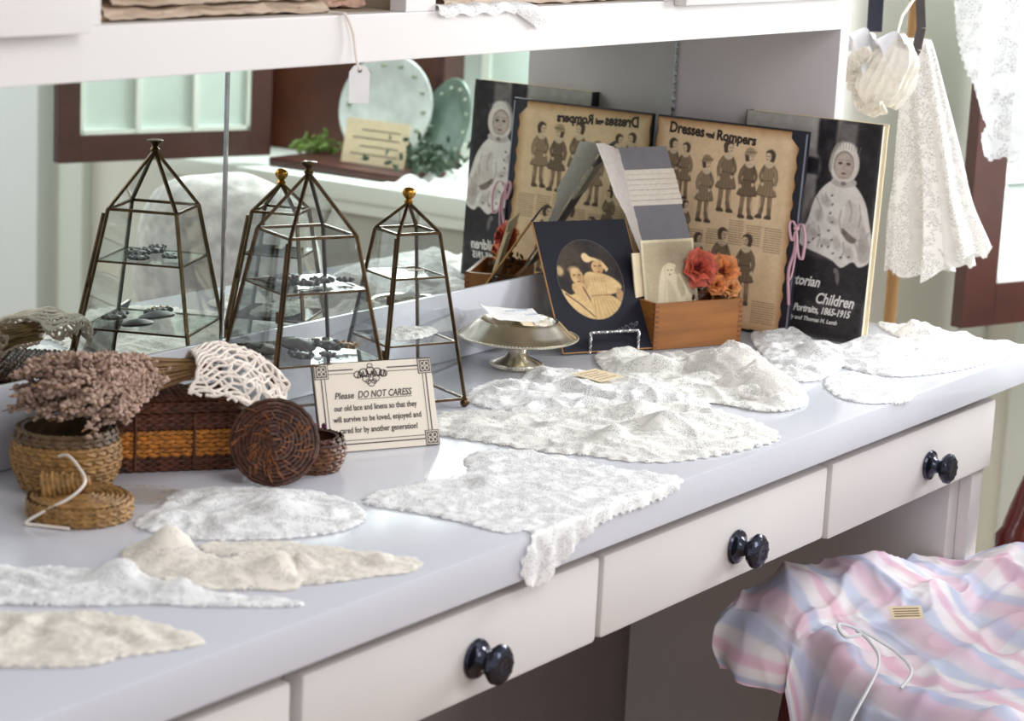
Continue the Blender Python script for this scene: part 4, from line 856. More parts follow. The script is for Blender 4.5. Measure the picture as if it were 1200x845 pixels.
# round seagrass basket
def round_basket(label, cx_, cy_, r0, h, mats, rows, rr, bulge=.006, step=.006):
    o = root('round_basket', label, 'basket', (cx_,cy_,0)); M = Matrix.Translation((cx_,cy_,.0006))
    lin_ = MB(); prof = [(0.0001,.0),(r0*.86,0)]+[(r0*.86+r0*.14*math.sin(math.pi*.5*min(1,t*1.6))+bulge*math.sin(t*math.pi)-.002, h*t) for t in np.linspace(.05,1,8)]
    lin_.lathe(prof+[(prof[-1][0]-.003,h*.98)]+[(p_[0]-.003,p_[1]+.001) for p_ in prof[::-1][1:-1]]+[(0.0001,.002)], M, 40); lin_.build('wall_lining', mats[2], o)
    body = MB(); rim = MB()
    for i in range(rows):
        t = (i+.5)/rows; rad = r0*.86+r0*.14*math.sin(math.pi*.5*min(1,t*1.6))+bulge*math.sin(t*math.pi)
        P = [(rad*math.cos(a_),rad*math.sin(a_)) for a_ in np.linspace(0,2*math.pi,60,endpoint=False)]
        weave_row(rim if i >= rows-mats[3] else body, M, P, h*t, rr, step, i, tilt=.6, amp=.0008)
    tag(body.build('weave', mats[0], o), None, kind='stuff'); tag(rim.build('rim_weave', mats[1], o), 'darker wrapped rim', kind='stuff')
    return o
round_basket('round tan seagrass basket with a dark rim at the far left', -.330,-.090,.046,.062,(WICK_T,WICK_R,WICK_R,3),15,.0022)
round_basket('small dark pine needle basket behind its leaning lid', -.104,-.219,.0275,.036,(plain('pine_mixed', rgb(104,64,38), .45, var=.5, scale=90),WICK_B,WICK_B,2),9,.0021, bulge=.004, step=.005)
# its lid lying in front
ld = root('basket_lid', 'flat tan seagrass lid lying in front of the round tan basket', 'basket lid', (-.392,-.170,0))
M = Matrix.Translation((-.392,-.170,.0006)); mb = MB()
mb.lathe([(0,0),(.046,0),(.047,.004),(.046,.016),(.040,.0185),(0,.0195)], M, 44)
for i in range(4): weave_row(mb, M, [(.0475*math.cos(a_),.0475*math.sin(a_)) for a_ in np.linspace(0,2*math.pi,60,endpoint=False)], .0025+i*.0042, .0024, .0062, i, tilt=.7, amp=.0006)
for i in range(9):
    rad = .044-i*.0047; weave_row(mb, M, [(rad*math.cos(a_),rad*math.sin(a_)) for a_ in np.linspace(0,2*math.pi,40,endpoint=False)], .0188+.0002*i, .0021, .0062, i, tilt=.2, amp=.0003)
tag(mb.build('coil', WICK_T, ld), None)
kn = MB(); KM = Matrix.Translation((-.400,-.160,.030)) @ Matrix.Rotation(math.radians(-52),4,'Z') @ Matrix.Rotation(math.radians(78),4,'Y')
kn.lathe([(0,-.022),(.014,-.022),(.0145,-.018),(.011,-.004),(.0075,.012),(.005,.022),(0,.023)], KM, 22)
for i in range(9):
    z = -.020+i*.0045; rad = .0148-(.0098)*i/9; weave_row(kn, KM, [(rad*math.cos(a_),rad*math.sin(a_)) for a_ in np.linspace(0,2*math.pi,24,endpoint=False)], z, .0014, .004, i, amp=.0004)
tag(kn.build('knob_cone', WICK_T, ld), 'small woven cone handle')
MB().cord([(-.375,-.125,.046),(-.378,-.140,.050),(-.392,-.168,.0465),(-.408,-.192,.040),(-.425,-.190,.028),(-.442,-.172,.014),(-.452,-.160,.0032),(-.447,-.172,.0022),(-.436,-.200,.0022)], .0015, 6).build('string', COTTON, ld)
# dark lid leaning
dkl = root('basket_lid', 'dark round pine needle lid leaning against the small dark basket', 'basket lid', (-.185,-.236,0))
nrm = Vector((-.74,-.56,.36)).normalized(); LQ = nrm.to_track_quat('Z','Y').to_matrix().to_4x4(); LQ.translation = Vector((-.176,-.226,.0425))
mb = MB().lathe([(0,-.004),(.040,-.004),(.043,-.001),(.042,.003),(.030,.0065),(.012,.009),(0,.010)], LQ, 44)
for i in range(10):
    rad = .0425-i*.004; zz = .003+(.008)*(1-(rad/.0425)**2); weave_row(mb, LQ, [(rad*math.cos(a_),rad*math.sin(a_)) for a_ in np.linspace(0,2*math.pi,44,endpoint=False)], zz, .0022, .0058, i, tilt=.25, amp=.0003)
mb.build('coil', WICK_B, dkl)
mb = MB()
for i in range(70):
    a_ = random.uniform(0,6.28); r1 = random.uniform(.008,.036); mb.tube([LQ@Vector((r1*math.cos(a_),r1*math.sin(a_),.0075+.006*(1-(r1/.0425)**2))), LQ@Vector(((r1+.008)*math.cos(a_+.15),(r1+.008)*math.sin(a_+.15),.0055+.006*(1-((r1+.006)/.0425)**2)))], .0009, 4)
mb.tube([LQ@Vector((-.003,0,.011)), LQ@Vector((.0,.001,.017)), LQ@Vector((.006,.002,.014))], .0012, 5)
tag(mb.build('lighter_stitches', plain('orange_stitch', rgb(122,74,42), .5, var=.4, scale=120), dkl), 'scattered golden brown stitches', kind='stuff')
# potpourri in and behind the small dark basket
mb = MB()
for i in range(90):
    c = Vector((random.gauss(-.072,.016), random.gauss(-.182,.014), random.uniform(.004,.034))); mb.ball(c, random.uniform(.003,.006), Matrix.Rotation(random.uniform(0,3),3,'X')@Matrix.Rotation(random.uniform(0,3),3,'Y'), 6, 4, (1,.7,.35))
tag(mb.build('potpourri', PURPLE, loc=(-.072,-.182,0)), 'purple and dark dried petals heaped between the doily and the sign', 'potpourri', kind='stuff')

# ------------------------------------------------------------------ lace on the counter
LS = dict(
L1=[(-0.666,-0.291),(-0.643,-0.326),(-0.618,-0.360),(-0.588,-0.398),(-0.581,-0.448),(-0.585,-0.497),(-0.613,-0.496),(-0.652,-0.478),(-0.691,-0.470),(-0.736,-0.424),(-0.758,-0.391)],
L2=[(-0.585,-0.202),(-0.557,-0.236),(-0.542,-0.262),(-0.520,-0.282),(-0.514,-0.307),(-0.491,-0.316),(-0.497,-0.381),(-0.485,-0.429),(-0.457,-0.486),(-0.469,-0.493),(-0.519,-0.440),(-0.543,-0.404),(-0.585,-0.366),(-0.629,-0.312),(-0.656,-0.280)],
L3=[(-0.461,-0.289),(-0.428,-0.277),(-0.397,-0.279),(-0.387,-0.296),(-0.410,-0.342),(-0.397,-0.367),(-0.365,-0.374),(-0.362,-0.407),(-0.426,-0.464),(-0.454,-0.441),(-0.486,-0.400),(-0.487,-0.342)],
L3b=[(-0.382,-0.318),(-0.334,-0.368),(-0.306,-0.436),(-0.291,-0.493),(-0.321,-0.507),(-0.353,-0.492),(-0.417,-0.459),(-0.376,-0.408),(-0.378,-0.376),(-0.404,-0.348)],
L4=[(-0.372,-0.224),(-0.319,-0.207),(-0.268,-0.185),(-0.206,-0.229),(-0.175,-0.302),(-0.206,-0.366),(-0.258,-0.383),(-0.315,-0.363),(-0.358,-0.327),(-0.381,-0.296),(-0.387,-0.249)],
L5=[(-0.314,-0.124),(-0.284,-0.141),(-0.263,-0.172),(-0.289,-0.207),(-0.312,-0.201),(-0.331,-0.174),(-0.332,-0.146)],
L6=[(-0.173,-0.343),(-0.130,-0.325),(-0.065,-0.336),(-0.007,-0.346),(0.044,-0.309),(0.102,-0.316),(0.118,-0.383),(0.121,-0.446),(0.132,-0.520),(0.056,-0.532),(-0.008,-0.531),(-0.064,-0.542),(-0.115,-0.566),(-0.136,-0.572),(-0.160,-0.566),(-0.166,-0.543),(-0.136,-0.510),(-0.160,-0.497),(-0.158,-0.445),(-0.164,-0.388)],
L7=[(0.159,-0.177),(0.214,-0.185),(0.262,-0.242),(0.349,-0.279),(0.425,-0.328),(0.431,-0.405),(0.384,-0.496),(0.317,-0.507),(0.205,-0.480),(0.162,-0.442),(0.150,-0.394),(0.129,-0.353),(0.116,-0.272),(0.112,-0.219)],
L8=[(0.297,-0.132),(0.361,-0.118),(0.406,-0.134),(0.476,-0.108),(0.500,-0.171),(0.514,-0.250),(0.496,-0.309),(0.447,-0.373),(0.364,-0.329),(0.269,-0.260),(0.254,-0.211),(0.257,-0.167)],
L9=[(0.596,-0.123),(0.658,-0.137),(0.632,-0.205),(0.697,-0.230),(0.688,-0.305),(0.657,-0.371),(0.551,-0.449),(0.477,-0.438),(0.471,-0.372),(0.433,-0.323),(0.442,-0.258),(0.510,-0.193)],
L10=[(0.872,-0.198),(0.935,-0.207),(0.903,-0.287),(0.871,-0.354),(0.773,-0.384),(0.687,-0.399),(0.654,-0.368),(0.734,-0.299)],
L11=[(0.692,-0.404),(0.757,-0.411),(0.737,-0.486),(0.690,-0.525),(0.619,-0.513),(0.613,-0.464)],
L12=[(0.835,-0.321),(0.949,-0.328),(1.044,-0.399),(1.090,-0.482),(1.085,-0.509),(0.937,-0.509),(0.842,-0.491),(0.772,-0.452),(0.783,-0.379)],
L13=[(1.087,-0.287),(1.094,-0.311),(1.094,-0.376),(1.093,-0.446),(1.040,-0.426),(1.018,-0.360)])
def lay(key, label, mat, amp=.006, fold=(1,.3), freq=30, bumps=(), seed=0, base=.0012, poly=None, scallop=.0025, step=.0024, group=None, pitch=.012, rough=1):
    P = poly or LS[key]
    def f(u, v, s):
        e = min(1, s/.02); a, b_ = fold; q = (u*b_+v*a)*freq
        r1 = 1-abs(nz(u,v*1.0,seed+5,26))*2.2; r2 = 1-abs(nz(u+7,v,seed+6,60))*2.2
        h = base + e*amp*(.75*abs(math.sin(q+2.6*nz(u,v,seed,14)))**1.6 + (.42*max(0,r1)**2 + .07*max(0,r2)**2)*rough) + abs(nz(u,v,seed+9,150))*.0012*min(1,s/.003)
        h += .0030*max(0,1-s/.014)*(.5+.5*math.sin((u*a+v*1.4)*150+seed+3*nz(u,v,seed,30)))*min(1,s/.002)
        for bx_, by_, bh_, br_ in bumps: h += bh_*math.exp(-(((u-bx_)**2+(v-by_)**2)/br_**2))*min(1,s/.008)
        if v < -D-.0015:
            dr = (-D-.0015)-v; return (u, -D-.0022-.004*math.sin(u*90)**2*min(1,dr*60)-.3*max(0,.004-dr)*0, h*.15-dr+.0005)
        return (u, v, h)
    o = sheet('lace_cloth' if key != 'tagc' else 'ticket', P, step, f, mat, loc=(float(np.mean([p_[0] for p_ in P])), float(np.mean([p_[1] for p_ in P])), 0.0), scallop=scallop, pitch=pitch)
    return tag(o, label, 'lace', group)
lay('L1', 'cream floral lace piece nearest the camera at the lower left', LACE_C, .004, (1,-.6), 55, seed=1)
lay('L2', 'long white lace strip with a turned fold at the left, behind the cream piece', LACE_W, .004, (.4,1), 40, [(-.505,-.33,.014,.022),(-.50,-.40,.010,.02)], 2)
lay('L3', 'cream lace collar rising to a soft peak in front of the white ruffled piece', LACE_C, .004, (.6,1), 35, [(-.425,-.315,.022,.022),(-.40,-.42,.014,.02)], 3)
lay('L3b', 'narrow cream lace tails ending in a curl at the front of the counter', LACE_C, .003, (1,.8), 60, [(-.315,-.470,.006,.012),(-.385,-.43,.014,.014)], 4)
lay('L4', 'white ruffled lace piece in front of the wicker basket', LACE_W, .006, (1,.2), 45, [(-.26,-.30,.010,.03),(-.32,-.30,.006,.02)], 5)
lay('L5', 'thin grey threads of frayed net beside the tan basket lid', lace_mat('frayed_net', rgb(190,176,158), 260, 60, .1, .05, extra=.12), .001, seed=6, scallop=0)
lay('L6', 'large white lace mat hanging over the front edge of the counter', LACE_W, .003, (1,.55), 70, [(-.03,-.385,.008,.016),(.06,-.33,.004,.03)], 7, scallop=.004, step=.0024)
lay('L7', 'wide ivory lace collar with scalloped edge in the middle of the counter', LACE_I, .007, (.9,.7), 34, [(.30,-.40,.020,.024),(.215,-.385,.018,.02),(.34,-.34,.012,.03)], 8, scallop=.007, pitch=.018, step=.0025)
lay('L8', 'crumpled white lace in front of the silver dish', LACE_W, .010, (.5,1), 38, [(.33,-.17,.010,.02),(.39,-.23,.010,.025),(.44,-.29,.010,.03)], 9, scallop=.004)
lay('L9', 'heaped ivory lace bonnet piece in front of the wooden box', LACE_I, .013, (.4,1), 30, [(.60,-.32,.030,.042),(.56,-.38,.016,.03),(.55,-.24,.016,.03),(.64,-.26,.014,.03)], 10, base=.002, scallop=.004, rough=.5)
lay('L10', 'white lace strip trailing from the foot of the portrait book', LACE_W, .010, (.2,1), 40, [(.80,-.33,.012,.022),(.90,-.25,.006,.02)], 11)
lay('L11', 'rounded white cuff lying near the front edge of the counter', LACE_W, .004, (1,.2), 60, seed=12, scallop=.004, pitch=.009)
lay('L12', 'bright white lace spread at the right end of the counter', LACE_W, .009, (.5,1), 36, [(.92,-.37,.010,.03),(1.0,-.43,.008,.03)], 13)
lay('L13', 'small crumpled lace at the far corner of the counter beside the book', LACE_W, .012, (.6,1), 60, [(1.05,-.36,.012,.02)], 14)
tk = frame((.412,-.243,.0150), (.42,-.09,.02), (.5,.62,.02)); tkr = root('ticket', 'beige printed ticket lying on the crumpled lace in front of the dish', 'ticket', mat=tk)
MB().box((0,0,0),(.042,.050,.0005)).build('ticket_card', PAPERC, tkr, local=True, smooth=False)
for i in range(5): MB().box((.006,.008+.008*i,.0006),(.036-.006*(i%2),.0095+.008*i,.0008)).build('printed_line', plain('ticket_ink', rgb(176,140,112), .7), tkr, local=True, smooth=False)
o = lay('L9', 'sheer net layer lying over the heaped ivory lace', LACE_N, .012, (.8,.6), 45, [(.61,-.31,.034,.04),(.56,-.38,.022,.03)], 20, base=.008, poly=[(.60,-.20),(.68,-.26),(.66,-.34),(.58,-.43),(.50,-.41),(.53,-.32),(.56,-.25)])

# ------------------------------------------------------------------ right side: clothes rack pole, bonnet, gown, drapery
pl_ = root('clothes_stand', 'honey coloured wooden pole standing beyond the end of the counter', 'clothes stand', (1.25,-.228,FZ))
MB().tube([(1.25,-.228,FZ+.03),(1.25,-.228,.62)], .0095, 14).build('pole', POLE, pl_)
MB().lathe([(0,0),(.13,0),(.13,.012),(.11,.02),(.02,.03),(0,.03)], Matrix.Translation((1.25,-.228,FZ)), 32).build('foot', POLE, pl_)
MB().tube([(1.25,-.228,.60),(1.245,-.25,.60),(1.22,-.262,.60)], .006, 10).build('peg', POLE, pl_)
def strap(name, label, mat, P, wd, th=.002):
    mb = MB()
    for a_, b_ in zip(P[:-1], P[1:]): mb.bar(a_, b_, wd, th, (.8,.56,0))
    o = mb.build(name, mat, loc=tuple(P[0]), ang=60); return tag(o, label, 'strap')
strap('strap', 'dark navy strap hanging beside the wooden pole', STRAP_N, [(1.19,-.190,.60),(1.19,-.192,.50),(1.19,-.194,.405)], .022)
STRAPP = [(1.135,-.276,.60),(1.135,-.281,.50),(1.135,-.288,.45),(1.135,-.292,.42),(1.135,-.288,.39),(1.135,-.275,.365),(1.135,-.262,.345)]
strap('strap', 'curved dark grey strap from which the lace gown hangs', STRAP_B, STRAPP, .013)
def hang(name, label, top, bot, w0, w1, d0, d1, mat, nf=7, parent=None, H=60, N=90, seed=0, jag=.012, ax=(-.25,-1,0), belly=0):
    """hanging gathered garment: closed folded tube from top to bottom"""
    A = Vector(ax).normalized(); Bv = Vector((0,0,1)).cross(A); mb = MB()
    for i in range(H+1):
        t = i/H; c = Vector(top).lerp(Vector(bot), t); wv = w0+(w1-w0)*(t**.8)+belly*math.sin(t*math.pi); dv = d0+(d1-d0)*t
        for j in range(N):
            a_ = 2*math.pi*j/N; fo_ = 1+.55*t**.5*math.sin(a_*nf+1.5*nz(j*.05,i*.03,seed))+.10*nz(math.cos(a_)*2,math.sin(a_)*2+t*4,seed+3,1.4)
            p_ = c + A*math.cos(a_)*wv*(1+.12*nz(t*3,math.cos(a_),seed)) + Bv*math.sin(a_)*dv*fo_ + A*.04*wv*math.sin(a_*nf+.8)
            if i == H: p_.z += jag*math.sin(a_*11)*.5+jag*nz(a_*2,seed,0,1.5)
            mb.v.append(tuple(p_))
    for i in range(H):
        for j in range(N): mb.f.append((i*N+j,(i+1)*N+j,(i+1)*N+(j+1)%N,i*N+(j+1)%N))
    return mb
gown = root('lace_gown', 'long white embroidered lace gown hanging beyond the end of the counter', 'gown', (1.2,-.30,.05))
g = hang('skirt', '', (1.20,-.262,.400), (1.20,-.318,.062), .018, .086, .012, .040, None, 8, seed=2)
for k_, v in enumerate(g.v):      # hem rises towards the window side
    x_, y_, z_ = v; t = max(0,(-.318-y_)/.09); u_ = max(0,min(1,(.20-z_)/.14)); g.v[k_] = (x_, y_, z_+t*.055*u_)
LACE_G = lace_mat('gown_lace', rgb(251,249,246), 320, 34, .3, .15, extra=.42, trans=.2)
g.build('skirt', LACE_G, gown)
g = hang('under', '', (1.20,-.268,.395), (1.20,-.315,.085), .014, .066, .008, .024, None, 5, seed=5, jag=.004); g.build('lining', lace_mat('lining_cotton', rgb(236,234,230), 300, 60, 1.2, .2, extra=.8), gown)
bon = root('lace_bonnet', 'gathered cream lace bonnet with white ribbon hanging at the end of the cupboard', 'bonnet', (1.08,-.25,.30))
mb = MB()
for i in range(41):
    t = i/40
    for j in range(80):
        a_ = 2*math.pi*j/80; r_ = .046*math.sin(math.pi*min(1,.12+t*.85))**.6*(1+.07*math.sin(a_*17+t*5)+.16*nz(math.cos(a_),math.sin(a_),t*3,1.6))
        mb.v.append((1.085+.8*r_*math.cos(a_), -.262-r_*.85*math.sin(a_)-.022*t*math.sin(t*2), .312+.095*t+.012*nz(a_,t,0,1.3)))
for i in range(40):
    for j in range(80): mb.f.append((i*80+j,(i+1)*80+j,(i+1)*80+(j+1)%80,i*80+(j+1)%80))
mb.f.append(tuple(range(80))); mb.build('crown', lace_mat('bonnet_lace', rgb(246,241,230), 300, 50, .9, .2, extra=.85), bon)
mb = MB()
for i in range(230):
    a_ = random.uniform(1.6,5.4); rr = .034+.014*random.random(); c = Vector((1.06+.02*math.cos(a_*1.7), -.262-rr*math.cos(a_)*.95, .357+rr*math.sin(a_)*.95-.012)); mb.ball(c, random.uniform(.004,.007), Matrix.Rotation(random.uniform(0,3),3,'X')@Matrix.Rotation(random.uniform(0,3),3,'Z'), 7, 5, (1,.35,1.1))
tag(mb.build('ruched_trim', lace_mat('ruche_lace', rgb(242,236,224), 300, 60, .9, .2, extra=.9), bon), 'tight ruched lace trimming')
mb = MB()
g = net_mb(net([[(1.065+.014*math.sin(i*2.1+j), -.205-.0145*i, z0_+.007*math.sin(i*1.9+j*1.3)) for i in range(8)] for j, z0_ in enumerate((.378,.392,.404,.411))], 18, 50)); mb.add(g.v, g.f)
g = net_mb(net([[(1.055+.010*math.sin(i*1.7+j*2), -.222-.010*i, z0_+.010*math.sin(i*1.3+j)) for i in range(4)] for j, z0_ in enumerate((.360,.382,.402))], 12, 24)); mb.add(g.v, g.f)
tag(mb.build('ribbon_bow', RIBW, bon), 'white satin ribbon bow')
MB().tube([(1.12,-.262,.405),(1.17,-.245,.432),(1.24,-.23,.455)], .002, 5).build('hanging_loop', COTTON, bon)
# drapery at the window, upper right corner
o = sheet('lace_valance', [(-.195,.50),(-.209,.446),(-.232,.335),(-.258,.281),(-.280,.262),(-.262,.236),(-.290,.210),(-.306,.222),(-.322,.192),(-.345,.186),(-.40,.20),(-.46,.17),(-.52,.22),(-.54,.50)], .0035,
    lambda u,v,s: (1.45+.018*math.sin(u*70+2*nz(u,v,0,8))+.006*nz(u,v,2,40), u, v), lace_mat('valance_lace', rgb(236,236,238), 260, 30, .5, .15, extra=.55, trans=.45), loc=(1.45,-.35,.3), scallop=.004, sub=2)
tag(o, 'white lace drapery with a jagged hem hanging in front of the near shutter', 'drapery')
so = MB().tube([(1.45,-.15,.50),(1.45,-.62,.505)], .006, 10).build('curtain_rod', PALE, loc=(1.45,-.4,.5)); tag(so, 'thin white rod carrying the lace drapery above the near shutter', 'curtain rod')

# ------------------------------------------------------------------ shutters and the window seat of the right wall
def shutter(label, a, b, z0, z1, cols, rows, rail=.058, stl=.045, bot=.075):
    a, b = Vector(a), Vector(b); Ux = (b-a).normalized(); W = (b-a).length; M = frame((a.x,a.y,z0), Ux, (0,0,1))
    r = root('window_shutter', label, 'shutter', mat=M, group='brown glazed shutters folded away from the window'); H = z1-z0
    for nm, lo, hi in (('stile',(0,0,0),(stl,H,.024)),('stile',(W-stl,0,0),(W,H,.024)),('rail',(stl,0,0),(W-stl,bot,.024)),('rail',(stl,H-rail,0),(W-stl,H,.024))):
        MB().box(lo, hi, ch=.0015).build(nm, MAHOG, r, local=True, smooth=False)
    x0, x1, y0, y1 = stl, W-stl, bot, H-rail
    q = MB(); q.box((x0,y0,.004),(x1,y0+.009,.020)); q.box((x0,y1-.009,.004),(x1,y1,.020)); q.box((x0,y0,.004),(x0+.009,y1,.020)); q.box((x1-.009,y0,.004),(x1,y1,.020))
    q.build('inner_frame', PALE, r, local=True, smooth=False)
    for i in range(1, cols): x = x0+(x1-x0)*i/cols; MB().box((x-.006,y0,.003),(x+.006,y1,.022), ch=.001).build('muntin', PALE, r, local=True, smooth=False)
    for j in range(1, rows): y = y0+(y1-y0)*j/rows; MB().box((x0,y-.006,.003),(x1,y+.006,.022), ch=.001).build('muntin', PALE, r, local=True, smooth=False)
    for i in range(cols):
        for j in range(rows):
            MB().box((x0+(x1-x0)*i/cols+.0015,y0+(y1-y0)*j/rows+.0015,.009),(x0+(x1-x0)*(i+1)/cols-.0015,y0+(y1-y0)*(j+1)/rows-.0015,.011)).build('pane', FROST, r, local=True, smooth=False)
    return r
shutter('brown glazed shutter beyond the right end of the counter, partly behind lace', (1.609,-.172,0), (2.04,-.332,0), -.09, .72, 2, 4, stl=.075, bot=.070)
shutter('brown glazed shutter with white muntins seen in the mirror', (1.679,-1.357,0), (1.241,-1.507,0), .02, .62, 3, 2, bot=.052)
seat = root('long_bench', 'long white bench below the glazed shutters, seen in the mirror', 'bench', (1.85,-.9,FZ))
MB().box((1.60,-1.57,-.035),(2.098,-.58,0.0), ch=.004).build('seat_top', PALE, seat); MB().box((1.625,-1.55,FZ),(2.098,-.60,-.035)).build('front_panel', plain('seat_panel_paint', rgb(176,176,166), .6, var=.04, scale=3), seat, smooth=False)
MB().box((1.61,-1.56,-.060),(1.6248,-.59,-.035), ch=.003).build('moulding', PALE, seat)
brd = root('wooden_backboard', 'dark brown wooden cabinet standing on the window seat behind the plate', 'cabinet', (1.9,-1.28,0))
MB().box((1.90,-1.52,.0005),(1.93,-1.075,.52)).build('back_board', BROWNB, brd, smooth=False); MB().box((1.82,-1.55,.0005),(1.93,-1.5205,.54), ch=.003).build('side_board', MAHOG, brd, smooth=False)
MB().box((1.86,-1.0745,.0005),(1.93,-1.052,.54), ch=.003).build('side_board', MAHOG, brd, smooth=False); MB().tube([(1.812,-1.535,.02),(1.812,-1.535,.5)], .007, 10).build('hinge_rod', CHROME, brd)
ty = MB().box((1.66,-1.33,.0004),(1.82,-.98,.018), ch=.004).build('wooden_tray', MAHOG, loc=(1.74,-1.15,0)); tag(ty, 'dark wooden tray under the china plate, seen in the mirror', 'tray')
PLM = frame((1.80,-1.135,.128), (0,1,0), (.12,0,1)); PLM = Matrix.Translation((1.80,-1.14,.124)) @ Vector((-1,0.1,.22)).to_track_quat('Z','Y').to_matrix().to_4x4()
def plate(label, M, r_, mat, name='china_plate'):
    o = root(name, label, 'plate', mat=M)
    MB().lathe([(0,0),(r_*.55,0),(r_*.62,.003),(r_*.95,.012),(r_,.014),(r_*.98,.016),(r_*.62,.007),(r_*.5,.004),(0,.004)], None, 48).build('body', mat, o, local=True)
    q = MB()
    for i in range(14):
        a_ = 2*math.pi*i/14; q.ball((r_*.8*math.cos(a_), r_*.8*math.sin(a_), .0125), .008, None, 6, 4, (1,.6,.2))
    q.build('painted_sprig', plain('sprig_'+str(r_), rgb(150,160,140), .4, var=.4, scale=90), o, local=True)
plate('pale china plate with sprigs standing on the dark tray, seen in the mirror', PLM, .108, CHINA)
plate('dark green rimmed plate leaning beside the china plate, seen in the mirror', Matrix.Translation((1.79,-.985,.100)) @ Vector((-1,-.5,.35)).to_track_quat('Z','Y').to_matrix().to_4x4(), .10, plain('sage_china', rgb(96,116,104), .3, var=.2, scale=30), 'green_plate')
cm = frame((1.71,-1.19,.022), (0,1,0), (.22,0,1)); cc = root('place_card', 'cream lettered card standing in front of the china plate, seen in the mirror', 'card', mat=frame((1.71,-1.185+.0,.022), (.0,1,0), (.22,0,1)))
cc.matrix_world = frame((1.71,-1.03,.022), (0,-1,0), (.22,0,1)); WM[cc.name] = cc.matrix_world.copy()
MB().box((0,0,0),(.155,.088,.002)).build('card_board', PAPERC, cc, local=True, smooth=False)
for i in range(4): MB().box((.02,.018+.016*i,.0021),(.135-.02*(i%2),.0205+.016*i,.0024)).build('printed_line', INKG, cc, local=True, smooth=False)
def foliage(name, label, c, r_, n, mat, sc=(1,1,.6)):
    mb = MB()
    for i in range(n):
        d_ = Vector([random.gauss(0,.5) for _ in range(3)]); p_ = Vector(c)+Vector((d_.x*r_*sc[0], d_.y*r_*sc[1], abs(d_.z)*r_*sc[2]))
        mb.ball(p_, .010, Matrix.Rotation(random.uniform(0,3),3,'X')@Matrix.Rotation(random.uniform(0,3),3,'Y'), 6, 4, (1,.5,.12))
    return tag(mb.build(name, mat, loc=c), label, 'foliage', kind='stuff')
foliage('ivy_foliage', 'light green leaves left of the china plate, seen in the mirror', (1.80,-1.325,.022), .045, 90, GREENL)
foliage('ivy_foliage', 'dark green leaves right of the place card, seen in the mirror', (1.72,-.98,.03), .06, 150, DKGREEN, (1,1.2,.9))
o = sheet('lace_cloth', [(1.61,-1.0),(1.62,-.66),(1.75,-.60),(1.88,-.66),(1.86,-.98),(1.74,-1.02)], .006, lambda u,v,s: (u,v,.002+min(1,s/.03)*abs(nz(u,v,3,22))*.035), LACE_W, loc=(1.74,-.8,0))
tag(o, 'white lace heaped at the end of the window seat, seen in the mirror', 'lace')
# lace pillow in the room, seen in the mirror
mb = MB(); 
for i in range(25):
    th_ = math.pi*i/24
    for j in range(48):
        ph = 2*math.pi*j/48; s_ = lambda v, e: math.copysign(abs(v)**e, v); p_ = Vector((.085*s_(math.sin(th_),.6)*s_(math.cos(ph),.7), .15*s_(math.sin(th_),.6)*s_(math.sin(ph),.8), .215*s_(math.cos(th_),.8)))
        p_ *= 1+.05*nz(p_.x,p_.y,p_.z*9,16); mb.v.append(tuple(Matrix.Rotation(-.5,3,'Z') @ Matrix.Rotation(-.45,3,'Y') @ p_ + Vector((.900,-.765,-.085))))
for i in range(24):
    for j in range(48): mb.f.append((i*48+j,(i+1)*48+j,(i+1)*48+(j+1)%48,i*48+(j+1)%48))
pil = root('lace_pillow', 'plump white lace pillow propped on the chair, seen only in the mirror', 'pillow', (.90,-.765,-.30))
mb.build('cover', plain('pillow_lace', rgb(228,226,222), .85, var=.25, scale=45, bump=1, bscale=160), pil)

# ------------------------------------------------------------------ chair and striped cloth
ca = Vector((.552,-.402,0)); cu = Vector((.958,-.286,0)); cv = Vector((-.286,-.958,0)); zs_ = -.315
CH_ = lambda s, t, z: ca+cu*s+cv*t+Vector((0,0,z))
chm = root('wooden_chair', 'dark red wooden chair with turned legs pushed under the drawers', 'chair', tuple(CH_(.24,.23,FZ)))
MB().add([CH_(*p_) for p_ in ((.03,.02,zs_-.03),(.44,0,zs_-.03),(.42,.46,zs_-.03),(.03,.46,zs_-.03),(.03,.02,zs_),(.44,0,zs_),(.42,.46,zs_),(.03,.46,zs_))], [(3,2,1,0),(4,5,6,7),(0,1,5,4),(1,2,6,5),(2,3,7,6),(3,0,4,7)]).build('seat', MAHOG_R, chm, smooth=False)
legp = lambda t: .016+.005*math.sin(t*math.pi)+(.006 if .28<t<.34 or .62<t<.66 else 0)-(.005 if t > .9 else 0)
for s, t in ((.045,.04),(.41,.03),(.39,.43),(.05,.43)):
    a_ = CH_(s,t,zs_-.03); b_ = CH_(s+(s-.24)*.12,t+(t-.23)*.12,FZ+.001); MB().tube([a_.lerp(b_,k/24) for k in range(25)], legp, 12).build('leg', MAHOG_R, chm)
for (s0,t0),(s1,t1) in (((.03,.03),(.05,.43)),((.41,.03),(.39,.43)),((.04,.23),(.40,.23))):
    a_ = CH_(s0,t0,-.55); b_ = CH_(s1,t1,-.55); MB().tube([a_.lerp(b_,k/16) for k in range(17)], lambda t: .009+.005*math.sin(t*math.pi), 10).build('stretcher', MAHOG_R, chm)
for t in (.02,.44):
    P = [CH_(.425+.10*k+.03*k*k,t,zs_+.23*k) for k in np.linspace(0,1,20)]; MB().tube(P, lambda q_: .0145+.004*math.sin(q_*3)+(.005 if .22<q_<.26 or .30<q_<.33 else 0), 12).build('back_post', MAHOG_R, chm)
for k in np.linspace(.18,.82,5):
    t = .02+.42*k; MB().tube([CH_(.425+.10*q_+.03*q_*q_+.01*math.sin(q_*3),t,zs_+.22*q_) for q_ in np.linspace(0,1,12)], .006, 8).build('spindle', MAHOG_R, chm)
